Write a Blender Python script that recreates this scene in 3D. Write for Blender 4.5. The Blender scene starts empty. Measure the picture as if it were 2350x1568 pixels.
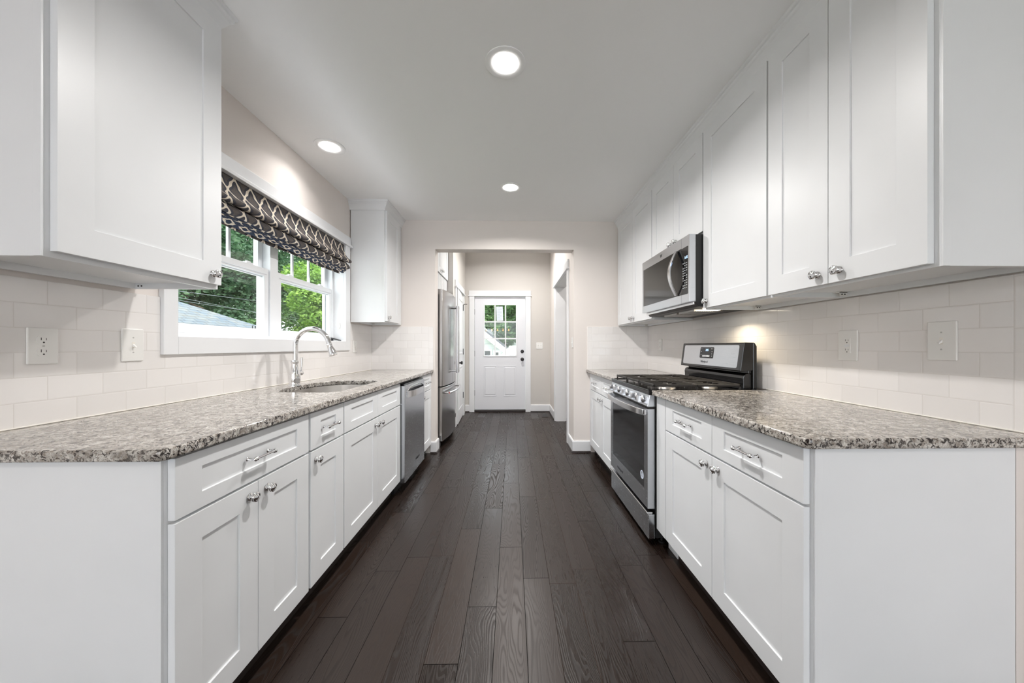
import bpy, bmesh, math, random
from mathutils import Vector, Matrix

SC = bpy.context.scene
COL = SC.collection
PI = math.pi

# ------------------------------------------------------------------ camera, world, sun, exposure
TH = 0.019
CAMH = 1.18
FPX = 792.0
cam_d = bpy.data.cameras.new('camera')
cam = bpy.data.objects.new('camera', cam_d)
COL.objects.link(cam)
cam.location = (0, 0, CAMH)
cam.rotation_euler = (PI / 2, 0, -TH)
cam_d.sensor_width = 36.0
cam_d.lens = FPX / 2350 * 36.0
cam_d.shift_x = (1175 - 1190.7) / 2350
cam_d.shift_y = (795 - 784) / 2350
cam_d.clip_start = 0.02
cam_d.clip_end = 400
SC.camera = cam

SC.view_settings.view_transform = 'Standard'
SC.view_settings.look = 'None'
SC.view_settings.gamma = 1.0
SC.view_settings.use_curve_mapping = False
SC.view_settings.exposure = 1.0
SC.cycles.max_bounces = 8
SC.cycles.diffuse_bounces = 5
SC.cycles.glossy_bounces = 4
SC.cycles.transparent_max_bounces = 8
SC.cycles.caustics_reflective = False
SC.cycles.caustics_refractive = False
SC.cycles.sample_clamp_indirect = 4.0

world = bpy.data.worlds.new('sky_world')
SC.world = world
world.use_nodes = True
wn = world.node_tree
wn.nodes['Background'].inputs[0].default_value = (0.90, 0.95, 1.0, 1)
wn.nodes['Background'].inputs[1].default_value = 2.9

sun_d = bpy.data.lights.new('sun', 'SUN')
sun_d.energy = 2.5
sun_d.angle = 0.02
sun_d.color = (1.0, 0.95, 0.86)
sun = bpy.data.objects.new('sun', sun_d)
COL.objects.link(sun)
sun.rotation_euler = (math.radians(38), math.radians(38), 0)   # from behind and right of the camera, high up

LAMP_W = 12.5
LAMP_COL = (1.0, 0.972, 0.945)


def area_light(name, loc, rot, sx, sy, power, color=(1, 1, 1), spread=PI, shape='RECTANGLE'):
    d = bpy.data.lights.new(name, 'AREA')
    d.shape = shape
    d.size = sx
    if shape in ('RECTANGLE', 'ELLIPSE'):
        d.size_y = sy
    d.energy = power
    d.color = color
    d.spread = spread
    o = bpy.data.objects.new(name, d)
    COL.objects.link(o)
    o.location = loc
    o.rotation_euler = rot
    return o


# added fill light, tinted like daylight, at the unseen living room's rear opening
area_light('rear_fill_light', (0.0, -4.05, 1.45), (PI / 2, 0, PI), 3.6, 1.7, 30, (0.93, 0.97, 1.0))


# ------------------------------------------------------------------ colour and materials
def lin(c):
    c = c / 255.0
    return c / 12.92 if c <= 0.04045 else ((c + 0.055) / 1.055) ** 2.4


def rgb(r, g, b):
    return (lin(r), lin(g), lin(b), 1.0)


MATS = {}


class NT:
    def __init__(self, name):
        self.m = bpy.data.materials.new(name)
        self.m.use_nodes = True
        self.t = self.m.node_tree
        self.b = self.t.nodes['Principled BSDF']
        self.out = self.t.nodes['Material Output']
        MATS[name] = self.m

    def n(self, typ, **kw):
        nd = self.t.nodes.new(typ)
        for k, v in kw.items():
            if k.startswith('i_'):
                key = k[2:]
                key = int(key) if key.isdigit() else key.replace('_', ' ')
                self.set(nd.inputs[key], v)
            else:
                setattr(nd, k, v)
        return nd

    def set(self, sock, v):
        if isinstance(v, bpy.types.NodeSocket):
            self.t.links.new(v, sock)
        elif isinstance(v, bpy.types.Node):
            self.t.links.new(v.outputs[0], sock)
        else:
            sock.default_value = v

    def p(self, **kw):
        for k, v in kw.items():
            self.set(self.b.inputs[k.replace('_', ' ')], v)
        return self

    def math(self, op, a, b=None, c=None, clamp=False):
        nd = self.t.nodes.new('ShaderNodeMath')
        nd.operation = op
        nd.use_clamp = clamp
        for i, v in enumerate((a, b, c)):
            if v is not None:
                self.set(nd.inputs[i], v)
        return nd.outputs[0]

    def mix(self, fac, a, b, blend='MIX'):
        nd = self.t.nodes.new('ShaderNodeMix')
        nd.data_type = 'RGBA'
        nd.blend_type = blend
        self.set(nd.inputs[0], fac)
        self.set(nd.inputs[6], a)
        self.set(nd.inputs[7], b)
        return nd.outputs[2]

    def ramp(self, fac, stops, interp='LINEAR'):
        nd = self.t.nodes.new('ShaderNodeValToRGB')
        cr = nd.color_ramp
        cr.interpolation = interp
        while len(cr.elements) < len(stops):
            cr.elements.new(0.5)
        for e, (p, c) in zip(cr.elements, stops):
            e.position = p
            e.color = c if len(c) == 4 else (*c, 1)
        self.set(nd.inputs[0], fac)
        return nd.outputs[0]

    def coord(self, which='Object'):
        return self.n('ShaderNodeTexCoord').outputs[which]

    def pos(self):
        return self.n('ShaderNodeNewGeometry').outputs['Position']

    def mapping(self, vec, scale=(1, 1, 1), loc=(0, 0, 0), rot=(0, 0, 0)):
        nd = self.n('ShaderNodeMapping')
        self.set(nd.inputs['Vector'], vec)
        nd.inputs['Scale'].default_value = scale
        nd.inputs['Location'].default_value = loc
        nd.inputs['Rotation'].default_value = rot
        return nd.outputs[0]

    def noise(self, vec, scale, detail=2.0, rough=0.5, dist=0.0):
        nd = self.n('ShaderNodeTexNoise')
        self.set(nd.inputs['Vector'], vec)
        nd.inputs['Scale'].default_value = scale
        nd.inputs['Detail'].default_value = detail
        nd.inputs['Roughness'].default_value = rough
        nd.inputs['Distortion'].default_value = dist
        return nd.outputs[0]

    def bump(self, height, strength=0.2, dist=0.01):
        nd = self.n('ShaderNodeBump')
        nd.inputs['Strength'].default_value = strength
        nd.inputs['Distance'].default_value = dist
        self.set(nd.inputs['Height'], height)
        self.set(self.b.inputs['Normal'], nd.outputs[0])
        return nd.outputs[0]


def simple(name, col, rough=0.5, metal=0.0, spec=None, bump=0.0, bscale=200, **kw):
    t = NT(name)
    t.p(Base_Color=col, Roughness=rough, Metallic=metal)
    if spec is not None:
        t.b.inputs['Specular IOR Level'].default_value = spec
    for k, v in kw.items():
        t.set(t.b.inputs[k.replace('_', ' ')], v)
    if bump:
        t.bump(t.noise(t.pos(), bscale, 3), bump, 0.002)
    return t.m


# painted cabinet white with faint mottling of the sprayed lacquer
t = NT('cabinet_paint')
c = t.ramp(t.noise(t.pos(), 3.0, 2), [(0.3, rgb(230, 232, 234)), (0.7, rgb(234, 236, 238))])
t.p(Base_Color=c, Roughness=0.36)
t.bump(t.noise(t.pos(), 160, 2), 0.03, 0.001)
simple('cabinet_paint_inside', rgb(222, 222, 221), 0.5, bump=0.02)
simple('trim_paint', rgb(233, 234, 236), 0.34, bump=0.02)
simple('door_paint', rgb(226, 227, 231), 0.4, bump=0.03)
simple('vinyl_white', rgb(240, 242, 245), 0.3)
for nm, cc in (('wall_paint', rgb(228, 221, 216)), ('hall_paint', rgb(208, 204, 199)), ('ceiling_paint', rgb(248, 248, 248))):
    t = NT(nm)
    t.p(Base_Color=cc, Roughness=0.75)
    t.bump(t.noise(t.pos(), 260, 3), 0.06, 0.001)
simple('wall_plastic', rgb(234, 233, 230), 0.32, bump=0.01)
simple('slot_dark', rgb(60, 58, 56), 0.6)
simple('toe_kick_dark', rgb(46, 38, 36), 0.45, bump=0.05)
simple('black_enamel', rgb(26, 26, 27), 0.16, bump=0.01, bscale=60)
simple('black_plastic', rgb(30, 30, 31), 0.4, bump=0.03)
simple('cast_iron', rgb(40, 37, 35), 0.5, bump=0.12, bscale=400)
simple('black_hardware', rgb(33, 31, 32), 0.35, bump=0.02)
simple('chrome', (0.86, 0.86, 0.87, 1), 0.06, 1.0)
simple('screw_white', rgb(188, 187, 184), 0.4)
simple('rubber_grey', rgb(120, 120, 120), 0.6)
simple('caulk', rgb(236, 232, 224), 0.4)
simple('red_enamel', rgb(165, 30, 28), 0.3)
simple('printed_grey', rgb(150, 155, 160), 0.5)
simple('lettering_dark', rgb(58, 60, 64), 0.4)
simple('lettering_light', rgb(205, 208, 212), 0.5)
simple('paper', rgb(222, 230, 246), 0.7)
simple('bark', rgb(92, 80, 68), 0.9, bump=0.8, bscale=12)


def brushed(name, col, rough, axis_scale, strength=0.05):
    t = NT(name)
    v = t.mapping(t.pos(), axis_scale)
    nz = t.noise(v, 30, 3, 0.6)
    t.p(Base_Color=col, Metallic=1.0)
    r = t.math('ADD', t.math('MULTIPLY', nz, 0.14), rough - 0.07)
    t.set(t.b.inputs['Roughness'], r)
    t.bump(nz, strength, 0.001)
    return t.m


brushed('steel_horizontal', (0.62, 0.64, 0.67, 1), 0.25, (1, 0.6, 30))      # brushed along Y
brushed('steel_vertical', (0.42, 0.415, 0.41, 1), 0.22, (20, 20, 0.6))
brushed('steel_sink', (0.50, 0.48, 0.46, 1), 0.34, (3, 1, 20))
brushed('steel_handle', (0.72, 0.72, 0.73, 1), 0.2, (1, 1, 10), 0.02)

# glass: thin, mostly clear
t = NT('window_glass')
tr = t.n('ShaderNodeBsdfTransparent')
tr.inputs[0].default_value = (0.97, 0.985, 0.98, 1)
gl = t.n('ShaderNodeBsdfGlossy')
gl.inputs['Roughness'].default_value = 0.02
lw = t.n('ShaderNodeLayerWeight')
lw.inputs[0].default_value = 0.5
geo = t.n('ShaderNodeNewGeometry')
fr = t.math('MULTIPLY', t.math('ADD', 0.04, t.math('MULTIPLY', t.math('POWER', lw.outputs['Facing'], 5.0), 0.9)), t.math('SUBTRACT', 1.0, geo.outputs['Backfacing']))
mx = t.n('ShaderNodeMixShader')
t.set(mx.inputs[0], fr)
t.set(mx.inputs[1], tr.outputs[0])
t.set(mx.inputs[2], gl.outputs[0])
t.t.links.new(mx.outputs[0], t.out.inputs[0])
simple('oven_glass', rgb(34, 36, 38), 0.07, spec=0.9, bump=0.01, bscale=8)
simple('micro_glass', rgb(36, 35, 33), 0.08, spec=0.6, bump=0.01, bscale=8)
simple('display_glass', rgb(14, 15, 18), 0.08)

for nm, cc, s in (('lamp_lens', (1.0, 0.97, 0.93, 1), 9), ('display_blue', (0.22, 0.5, 1.0, 1), 1.6), ('hood_lamp', (1.0, 0.9, 0.72, 1), 6), ('bulb_glow', (1.0, 0.62, 0.28, 1), 16)):
    t = NT(nm)
    t.p(Base_Color=(0.8, 0.8, 0.8, 1), Emission_Color=cc, Emission_Strength=s)

# granite -----------------------------------------------------------------
t = NT('granite')
v = t.pos()
base = t.ramp(t.noise(v, 34, 4, 0.65, 0.6), [(0.35, rgb(138, 131, 124)), (0.5, rgb(184, 179, 172)), (0.62, rgb(214, 210, 204))])
n2 = t.noise(v, 105, 3, 0.65, 0.8)
m2 = t.ramp(n2, [(0.40, (1, 1, 1)), (0.47, (0, 0, 0))])
base = t.mix(t.math('MULTIPLY', m2, 0.75), base, rgb(128, 116, 106))
n4 = t.noise(v, 74, 5, 0.72, 1.1)
m4 = t.ramp(n4, [(0.525, (0, 0, 0)), (0.555, (1, 1, 1))])
patch = t.ramp(t.noise(v, 9, 2), [(0.3, (0.7, 0.7, 0.7)), (0.55, (1, 1, 1))])
base = t.mix(t.math('MULTIPLY', m4, patch), base, rgb(34, 28, 28))
vo = t.n('ShaderNodeTexVoronoi')
t.set(vo.inputs['Vector'], v)
vo.inputs['Scale'].default_value = 130
m3 = t.ramp(vo.outputs['Distance'], [(0.10, (1, 1, 1)), (0.2, (0, 0, 0))])
base = t.mix(t.math('MULTIPLY', m3, 0.6), base, rgb(88, 74, 66))
t.p(Base_Color=base, Roughness=0.12)

# dark stained oak planks ---------------------------------------------------
t = NT('oak_floor')
sep = t.n('ShaderNodeSeparateXYZ')
t.set(sep.inputs[0], t.pos())
X, Y = sep.outputs[0], sep.outputs[1]
PW = 0.129
xi = t.math('DIVIDE', t.math('ADD', X, 0.072 + 40 * PW), PW)
row = t.math('FLOOR', xi)
fx = t.math('FRACT', xi)
wn_ = t.n('ShaderNodeTexWhiteNoise', noise_dimensions='1D')
t.set(wn_.inputs['W'], row)
roff = wn_.outputs[0]
PL = 0.95
yi = t.math('DIVIDE', t.math('ADD', t.math('ADD', Y, 20.0), t.math('MULTIPLY', roff, 5.3)), PL)
ci = t.math('FLOOR', yi)
fy = t.math('FRACT', yi)
wn2 = t.n('ShaderNodeTexWhiteNoise', noise_dimensions='2D')
cmb = t.n('ShaderNodeCombineXYZ')
t.set(cmb.inputs[0], row)
t.set(cmb.inputs[1], ci)
t.set(wn2.inputs['Vector'], cmb.outputs[0])
pr = wn2.outputs[0]
# gap mask
gx = t.math('MULTIPLY', t.math('ABSOLUTE', t.math('SUBTRACT', fx, 0.5)), 2.0)
gxm = t.math('GREATER_THAN', gx, 1 - 0.0024 / PW)
gy = t.math('MULTIPLY', t.math('ABSOLUTE', t.math('SUBTRACT', fy, 0.5)), 2.0)
gym = t.math('GREATER_THAN', gy, 1 - 0.0028 / PL)
gap = t.math('MAXIMUM', gxm, gym)
# cathedral grain: contour lines of a noise field stretched along the plank, shifted per plank
loc = t.n('ShaderNodeCombineXYZ')
t.set(loc.inputs[0], t.math('ADD', t.math('MULTIPLY', X, 10.0), t.math('MULTIPLY', pr, 37.0)))
t.set(loc.inputs[1], t.math('ADD', t.math('MULTIPLY', Y, 1.15), t.math('MULTIPLY', pr, 91.0)))
field = t.noise(loc.outputs[0], 1.0, 1.5, 0.4, 0.25)
rings = t.math('FRACT', t.math('MULTIPLY', field, 36.0))
ringm = t.ramp(rings, [(0.0, (0.1, 0.1, 0.1)), (0.45, (0.12, 0.12, 0.12)), (0.72, (1, 1, 1)), (0.88, (1, 1, 1)), (1.0, (0.1, 0.1, 0.1))])
pk = t.math('FRACT', t.math('MULTIPLY', pr, 7.31))
ringm = t.math('MULTIPLY', ringm, t.math('ADD', 0.45, t.math('MULTIPLY', t.math('GREATER_THAN', pk, 0.4), 0.55)))
loc2 = t.n('ShaderNodeCombineXYZ')
t.set(loc2.inputs[0], t.math('MULTIPLY', X, 300.0))
t.set(loc2.inputs[1], t.math('MULTIPLY', Y, 11.0))
fine = t.noise(loc2.outputs[0], 1.0, 3, 0.6)
tint = t.ramp(pr, [(0.0, rgb(22, 15, 12)), (0.5, rgb(29, 20, 16)), (1.0, rgb(40, 29, 23))])
col = t.mix(t.math('MULTIPLY', ringm, 0.62), tint, rgb(10, 7, 6))
col = t.mix(t.math('MULTIPLY', t.math('POWER', fine, 2.0), 0.55), col, rgb(66, 52, 44))
spk = t.n('ShaderNodeTexVoronoi')
t.set(spk.inputs['Vector'], t.pos())
spk.inputs['Scale'].default_value = 16
sp = t.ramp(spk.outputs['Distance'], [(0.012, (1, 1, 1)), (0.02, (0, 0, 0))])
col = t.mix(t.math('MULTIPLY', sp, 0.45), col, rgb(170, 155, 145))
lg = t.math('GREATER_THAN', wn_.outputs[0], 0.55)
gapcol = t.mix(lg, rgb(8, 6, 5), rgb(58, 48, 43))
col = t.mix(gap, col, gapcol)
t.p(Base_Color=col)
rr = t.math('ADD', t.math('MULTIPLY', ringm, 0.25), t.math('ADD', t.math('MULTIPLY', fine, 0.14), t.math('ADD', 0.15, t.math('MULTIPLY', pr, 0.11))))
t.set(t.b.inputs['Roughness'], rr)
t.set(t.b.inputs['Specular IOR Level'], t.math('MULTIPLY', 0.36, t.math('SUBTRACT', 1.0, t.math('MULTIPLY', gap, 0.95))))
hgt = t.math('SUBTRACT', t.math('ADD', t.math('MULTIPLY', t.math('SUBTRACT', 1.0, ringm), 0.5), t.math('MULTIPLY', fine, 0.35)), t.math('MULTIPLY', gap, 1.6))
t.bump(hgt, 0.2, 0.002)


# glazed subway tile: running bond of 155.5 x 79.2 mm, u along the wall, z up -------------
def tile_mat(name, axis, u0, z0, trim_lo=None, trim_hi=None, bond=True):
    t = NT(name)
    sep = t.n('ShaderNodeSeparateXYZ')
    t.set(sep.inputs[0], t.pos())
    U = sep.outputs[axis]
    Z = sep.outputs[2]
    TW, THH = 0.1555, 0.0792
    zi = t.math('DIVIDE', t.math('SUBTRACT', Z, z0), THH)
    r = t.math('FLOOR', t.math('ADD', zi, 20.0))
    par = t.math('MODULO', r, 2.0)
    fz = t.math('FRACT', t.math('ADD', zi, 20.0))
    ui = t.math('ADD', t.math('DIVIDE', t.math('SUBTRACT', U, u0), TW), t.math('ADD', 40.0, t.math('MULTIPLY', par, 0.5)))
    fu = t.math('FRACT', ui)
    cu = t.math('FLOOR', ui)

    def edge(f, size):  # distance from the nearest joint in metres
        return t.math('MULTIPLY', t.math('SUBTRACT', 0.5, t.math('ABSOLUTE', t.math('SUBTRACT', f, 0.5))), size)
    du = edge(fu, TW)
    dz = edge(fz, THH)
    if trim_lo is not None or trim_hi is not None:
        tr_ = trim_lo if trim_lo is not None else trim_hi
        op = 'LESS_THAN' if trim_lo is not None else 'GREATER_THAN'
        inside = t.math(op, U, tr_)
        # inside the trim column: tall pieces, only the joint with the field
        zi2 = t.math('FRACT', t.math('ADD', t.math('DIVIDE', t.math('SUBTRACT', Z, z0), 0.1564), 20.0))
        dz2 = edge(zi2, 0.1564)
        dtr = t.math('ABSOLUTE', t.math('SUBTRACT', U, tr_))
        keep = t.math('SUBTRACT', 1.0, inside)
        du = t.math('ADD', t.math('MULTIPLY', du, keep), t.math('MULTIPLY', inside, 1.0))
        dz = t.math('ADD', t.math('MULTIPLY', dz, keep), t.math('MULTIPLY', dz2, inside))
        du = t.math('MINIMUM', du, dtr)
    d = t.math('MINIMUM', du, dz)
    grout = t.math('LESS_THAN', d, 0.0011)
    # pillowed edge
    h = t.math('MULTIPLY', t.math('MINIMUM', d, 0.004), 250.0)
    w = t.n('ShaderNodeTexWhiteNoise', noise_dimensions='2D')
    cb = t.n('ShaderNodeCombineXYZ')
    t.set(cb.inputs[0], cu)
    t.set(cb.inputs[1], r)
    t.set(w.inputs['Vector'], cb.outputs[0])
    tintc = t.mix(w.outputs[0], rgb(232, 229, 227), rgb(237, 234, 232))
    t.p(Base_Color=t.mix(grout, tintc, rgb(219, 215, 211)))
    t.set(t.b.inputs['Roughness'], t.math('ADD', 0.08, t.math('MULTIPLY', grout, 0.5)))
    wav = t.noise(t.pos(), 14, 1)
    hh = t.math('ADD', h, t.math('MULTIPLY', wav, 0.5))
    t.bump(hh, 0.30, 0.0015)
    return t.m


ZC = 0.922     # counter top
tile_mat('tile_left', 1, 1.1775 + 0.1555 / 2, ZC)
tile_mat('tile_right', 1, 1.0924, ZC, trim_lo=1.015)
tile_mat('tile_back_left', 0, -0.923, ZC, trim_hi=-0.923)
tile_mat('tile_back_right', 0, 0.888, ZC, trim_lo=0.888)

# exterior -----------------------------------------------------------------
for nm, a, b_, c_ in (('leaf_green', rgb(36, 62, 36), rgb(72, 104, 56), rgb(112, 140, 84)), ('leaf_dark', rgb(34, 58, 42), rgb(62, 94, 64), rgb(104, 132, 94)),
                      ('leaf_bright', rgb(58, 90, 34), rgb(104, 140, 52), rgb(150, 178, 84))):
    t = NT(nm)
    cc = t.ramp(t.noise(t.pos(), 1.6, 4, 0.7), [(0.3, a), (0.5, b_), (0.72, c_)])
    t.p(Base_Color=cc, Roughness=0.6)
    tl = t.n('ShaderNodeBsdfTranslucent')
    t.set(tl.inputs[0], cc)
    mx = t.n('ShaderNodeMixShader')
    mx.inputs[0].default_value = 0.4
    t.set(mx.inputs[1], t.b.outputs[0])
    t.set(mx.inputs[2], tl.outputs[0])
    t.t.links.new(mx.outputs[0], t.out.inputs[0])

t = NT('roof_shingles')
br = t.n('ShaderNodeTexBrick')
t.set(br.inputs['Vector'], t.coord('UV'))
br.offset = 0.5
br.inputs['Color1'].default_value = rgb(72, 84, 94)
br.inputs['Color2'].default_value = rgb(92, 100, 104)
br.inputs['Mortar'].default_value = rgb(36, 42, 48)
br.inputs['Scale'].default_value = 1.0
br.inputs['Mortar Size'].default_value = 0.012
br.inputs['Brick Width'].default_value = 0.30
br.inputs['Row Height'].default_value = 0.13
t.p(Base_Color=t.mix(0.35, br.outputs[0], t.ramp(t.noise(t.pos(), 5, 3), [(0.35, rgb(66, 82, 96)), (0.65, rgb(112, 106, 92))])), Roughness=0.85)
t = NT('clapboard')
sep = t.n('ShaderNodeSeparateXYZ')
t.set(sep.inputs[0], t.pos())
f = t.math('FRACT', t.math('MULTIPLY', sep.outputs[2], 5.6))
t.p(Base_Color=t.ramp(f, [(0.0, rgb(120, 124, 130)), (0.12, rgb(186, 188, 190)), (1.0, rgb(200, 200, 200))]), Roughness=0.6)
t.bump(f, 0.6, 0.02)
t = NT('lawn')
t.p(Base_Color=t.ramp(t.noise(t.pos(), 2.5, 5, 0.7), [(0.3, rgb(60, 92, 42)), (0.7, rgb(112, 142, 72))]), Roughness=0.9)
simple('wire_white', rgb(120, 128, 130), 0.5)

# blind fabric: ogee trellis in cream over charcoal, navy back -----------------------------
for nm, dark, mid in (('blind_fabric', rgb(44, 43, 48), rgb(112, 104, 98)), ('blind_lining', rgb(30, 38, 54), rgb(56, 70, 96))):
    t = NT(nm)
    uv = t.coord('UV')
    s2 = t.n('ShaderNodeSeparateXYZ')
    t.set(s2.inputs[0], uv)
    Pu, Pv = 0.118, 0.165
    if nm == 'blind_lining':
        Pu, Pv = 0.118, 0.045
    u = t.math('MULTIPLY', s2.outputs[0], 2 * PI / Pu)
    v_ = t.math('MULTIPLY', s2.outputs[1], 2 * PI / Pv)
    cu = t.math('COSINE', u)
    cv = t.math('COSINE', v_)
    s3 = t.math('MULTIPLY', t.math('COSINE', t.math('MULTIPLY', v_, 3.0)), 0.22)
    s4 = t.math('MULTIPLY', t.math('COSINE', t.math('MULTIPLY', u, 3.0)), 0.16)
    g = t.math('ADD', t.math('ADD', cu, cv), t.math('ADD', s3, s4))
    ag = t.math('ABSOLUTE', g)
    line = t.math('LESS_THAN', ag, 0.34 if nm == 'blind_fabric' else 0.42)
    weave = t.noise(t.mapping(uv, (160, 900, 1)), 1.0, 2)
    inner = t.ramp(weave, [(0.3, dark), (0.75, mid)])
    inner2 = t.mix(t.ramp(weave, [(0.3, (0, 0, 0)), (0.9, (1, 1, 1))]), rgb(40, 42, 54), rgb(84, 82, 88))
    if nm == 'blind_fabric':
        inn = t.mix(t.math('GREATER_THAN', t.math('ABSOLUTE', g), 1.05), inner2, inner)
    else:
        inn = inner
    cream = t.mix(weave, rgb(212, 200, 182), rgb(232, 222, 206))
    t.p(Base_Color=t.mix(line, inn, cream), Roughness=0.9)
    t.bump(weave, 0.3, 0.001)

M = MATS

# ------------------------------------------------------------------ mesh helpers
WP = {}


class MB:
    def __init__(self):
        self.bm = bmesh.new()
        self.mi = 0

    def face(self, vs):
        try:
            f = self.bm.faces.new(vs)
            f.material_index = self.mi
            return f
        except ValueError:
            return None

    def box(self, x0, x1, y0, y1, z0, z1):
        x0, x1 = sorted((x0, x1)); y0, y1 = sorted((y0, y1)); z0, z1 = sorted((z0, z1))
        v = [self.bm.verts.new(p) for p in ((x0, y0, z0), (x1, y0, z0), (x1, y1, z0), (x0, y1, z0), (x0, y0, z1), (x1, y0, z1), (x1, y1, z1), (x0, y1, z1))]
        for q in ((3, 2, 1, 0), (4, 5, 6, 7), (0, 1, 5, 4), (1, 2, 6, 5), (2, 3, 7, 6), (3, 0, 4, 7)):
            self.face([v[i] for i in q])
        return self

    def hull8(self, pts):   # eight corners in box order
        v = [self.bm.verts.new(p) for p in pts]
        for q in ((3, 2, 1, 0), (4, 5, 6, 7), (0, 1, 5, 4), (1, 2, 6, 5), (2, 3, 7, 6), (3, 0, 4, 7)):
            self.face([v[i] for i in q])
        return self

    def prism(self, pts, axis, a0, a1):
        def P(p, a):
            if axis == 0: return (a, p[0], p[1])
            if axis == 1: return (p[0], a, p[1])
            return (p[0], p[1], a)
        A = [self.bm.verts.new(P(p, a0)) for p in pts]
        B = [self.bm.verts.new(P(p, a1)) for p in pts]
        n = len(pts)
        for i in range(n):
            j = (i + 1) % n
            self.face([A[i], A[j], B[j], B[i]])
        self.face(A[::-1])
        self.face(B)
        return self

    def lathe(self, prof, c, axis=2, seg=20, sign=1):
        """prof: (radius, height) list; axis 0/1/2; sign flips the direction of height"""
        c = Vector(c)
        rings = []
        for r, h in prof:
            ring = []
            for k in range(seg):
                a = 2 * PI * k / seg
                ca, sa = math.cos(a) * r, math.sin(a) * r
                if axis == 0: p = (sign * h, ca, sa)
                elif axis == 1: p = (ca, sign * h, sa)
                else: p = (ca, sa, sign * h)
                ring.append(self.bm.verts.new(c + Vector(p)))
            rings.append(ring)
        for a, b in zip(rings, rings[1:]):
            for k in range(seg):
                j = (k + 1) % seg
                self.face([a[k], a[j], b[j], b[k]])
        self.face(rings[0][::-1])
        self.face(rings[-1])
        return self

    def tube(self, pts, r, seg=12, caps=True):
        pts = [Vector(p) for p in pts]
        rs = r if isinstance(r, (list, tuple)) else [r] * len(pts)
        up = None
        rings = []
        for i, p in enumerate(pts):
            if i == 0: d = pts[1] - pts[0]
            elif i == len(pts) - 1: d = pts[-1] - pts[-2]
            else: d = (pts[i + 1] - pts[i]).normalized() + (pts[i] - pts[i - 1]).normalized()
            d = d.normalized() if d.length > 1e-9 else Vector((0, 0, 1))
            if up is None:
                up = Vector((0, 0, 1)) if abs(d.z) < 0.9 else Vector((0, 1, 0))
            s = d.cross(up)
            if s.length < 1e-6:
                s = d.cross(Vector((1, 0, 0)))
            s.normalize()
            up = s.cross(d).normalized()
            rings.append([self.bm.verts.new(p + (s * math.cos(2 * PI * k / seg) + up * math.sin(2 * PI * k / seg)) * rs[i]) for k in range(seg)])
        for a, b in zip(rings, rings[1:]):
            for k in range(seg):
                j = (k + 1) % seg
                self.face([a[k], a[j], b[j], b[k]])
        if caps:
            self.face(rings[0][::-1])
            self.face(rings[-1])
        return self

    def strip(self, pts, w, tvec, th):
        """a bar of rectangular section along pts: width vector w, thickness vector th"""
        rings = []
        w = Vector(w) / 2
        for i, p in enumerate(pts):
            p = Vector(p)
            tt = Vector(tvec[i]) * th / 2
            rings.append([self.bm.verts.new(q) for q in (p - w - tt, p + w - tt, p + w + tt, p - w + tt)])
        for a, b in zip(rings, rings[1:]):
            for k in range(4):
                j = (k + 1) % 4
                self.face([a[k], a[j], b[j], b[k]])
        self.face(rings[0][::-1])
        self.face(rings[-1])
        return self

    def sweep(self, prof, path, side, closed=False):
        """prof: (out, z); path: 2D polyline; side +1/-1: which side is out; mitred corners"""
        path = [Vector(p) for p in path]
        n = len(path)
        nrm = []
        for i in range(n - 1):
            d = (path[i + 1] - path[i]).normalized()
            nrm.append(Vector((-d.y, d.x)) * side)
        rings = []
        for i in range(n):
            if i == 0: m = nrm[0]
            elif i == n - 1: m = nrm[-1]
            else:
                m = nrm[i - 1] + nrm[i]
                m = m / max(1e-6, m.dot(nrm[i]))
            rings.append([self.bm.verts.new((path[i].x + m.x * o, path[i].y + m.y * o, z)) for o, z in prof])
        k = len(prof)
        for a, b in zip(rings, rings[1:]):
            for i in range(k):
                j = (i + 1) % k
                self.face([a[i], a[j], b[j], b[i]])
        self.face(rings[0][::-1])
        self.face(rings[-1])
        return self

    def build(self, name, mat, parent=None, bevel=0.0, smooth=False, seg=2, label=None, recalc=True, extra=None, angle=40):
        bm = self.bm
        if recalc:
            bmesh.ops.recalc_face_normals(bm, faces=bm.faces)
        me = bpy.data.meshes.new(name)
        off = Vector((0, 0, 0))
        if parent is None and len(bm.verts):
            xs = [v.co.x for v in bm.verts]; ys = [v.co.y for v in bm.verts]; zs = [v.co.z for v in bm.verts]
            off = Vector(((min(xs) + max(xs)) / 2, (min(ys) + max(ys)) / 2, min(zs)))
            for v in bm.verts:
                v.co -= off
        bm.to_mesh(me)
        bm.free()
        me.materials.append(M[mat] if isinstance(mat, str) else mat)
        for e in (extra or []):
            me.materials.append(M[e])
        o = bpy.data.objects.new(name, me)
        COL.objects.link(o)
        if parent is None:
            o.location = off
            WP[o] = off.copy()
        else:
            o.parent = parent
            o.location = -WP[parent]
            WP[o] = Vector((0, 0, 0))
        if smooth:
            for p in me.polygons:
                p.use_smooth = True
            me.set_sharp_from_angle(angle=math.radians(angle))
        if bevel > 0:
            md = o.modifiers.new('bevel', 'BEVEL')
            md.width = bevel
            md.segments = seg
            md.limit_method = 'ANGLE'
            md.angle_limit = math.radians(35)
            md.harden_normals = False
        if label:
            o['label'] = label
        return o


def box(name, mat, x0, x1, y0, y1, z0, z1, parent=None, bevel=0.0, label=None):
    return MB().box(x0, x1, y0, y1, z0, z1).build(name, mat, parent, bevel, label=label)


def thing(name, loc, label, cat, group=None):
    o = bpy.data.objects.new(name, None)
    o.empty_display_size = 0.1
    COL.objects.link(o)
    o.location = loc
    WP[o] = Vector(loc)
    return tag(o, label, cat, group)


def tag(o, label, cat, group=None, kind=None):
    if label: o['label'] = label
    if cat: o['category'] = cat
    if group: o['group'] = group
    if kind: o['kind'] = kind
    return o


def struct(o, label=None):
    o['kind'] = 'structure'
    if label: o['label'] = label
    return o


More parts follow.
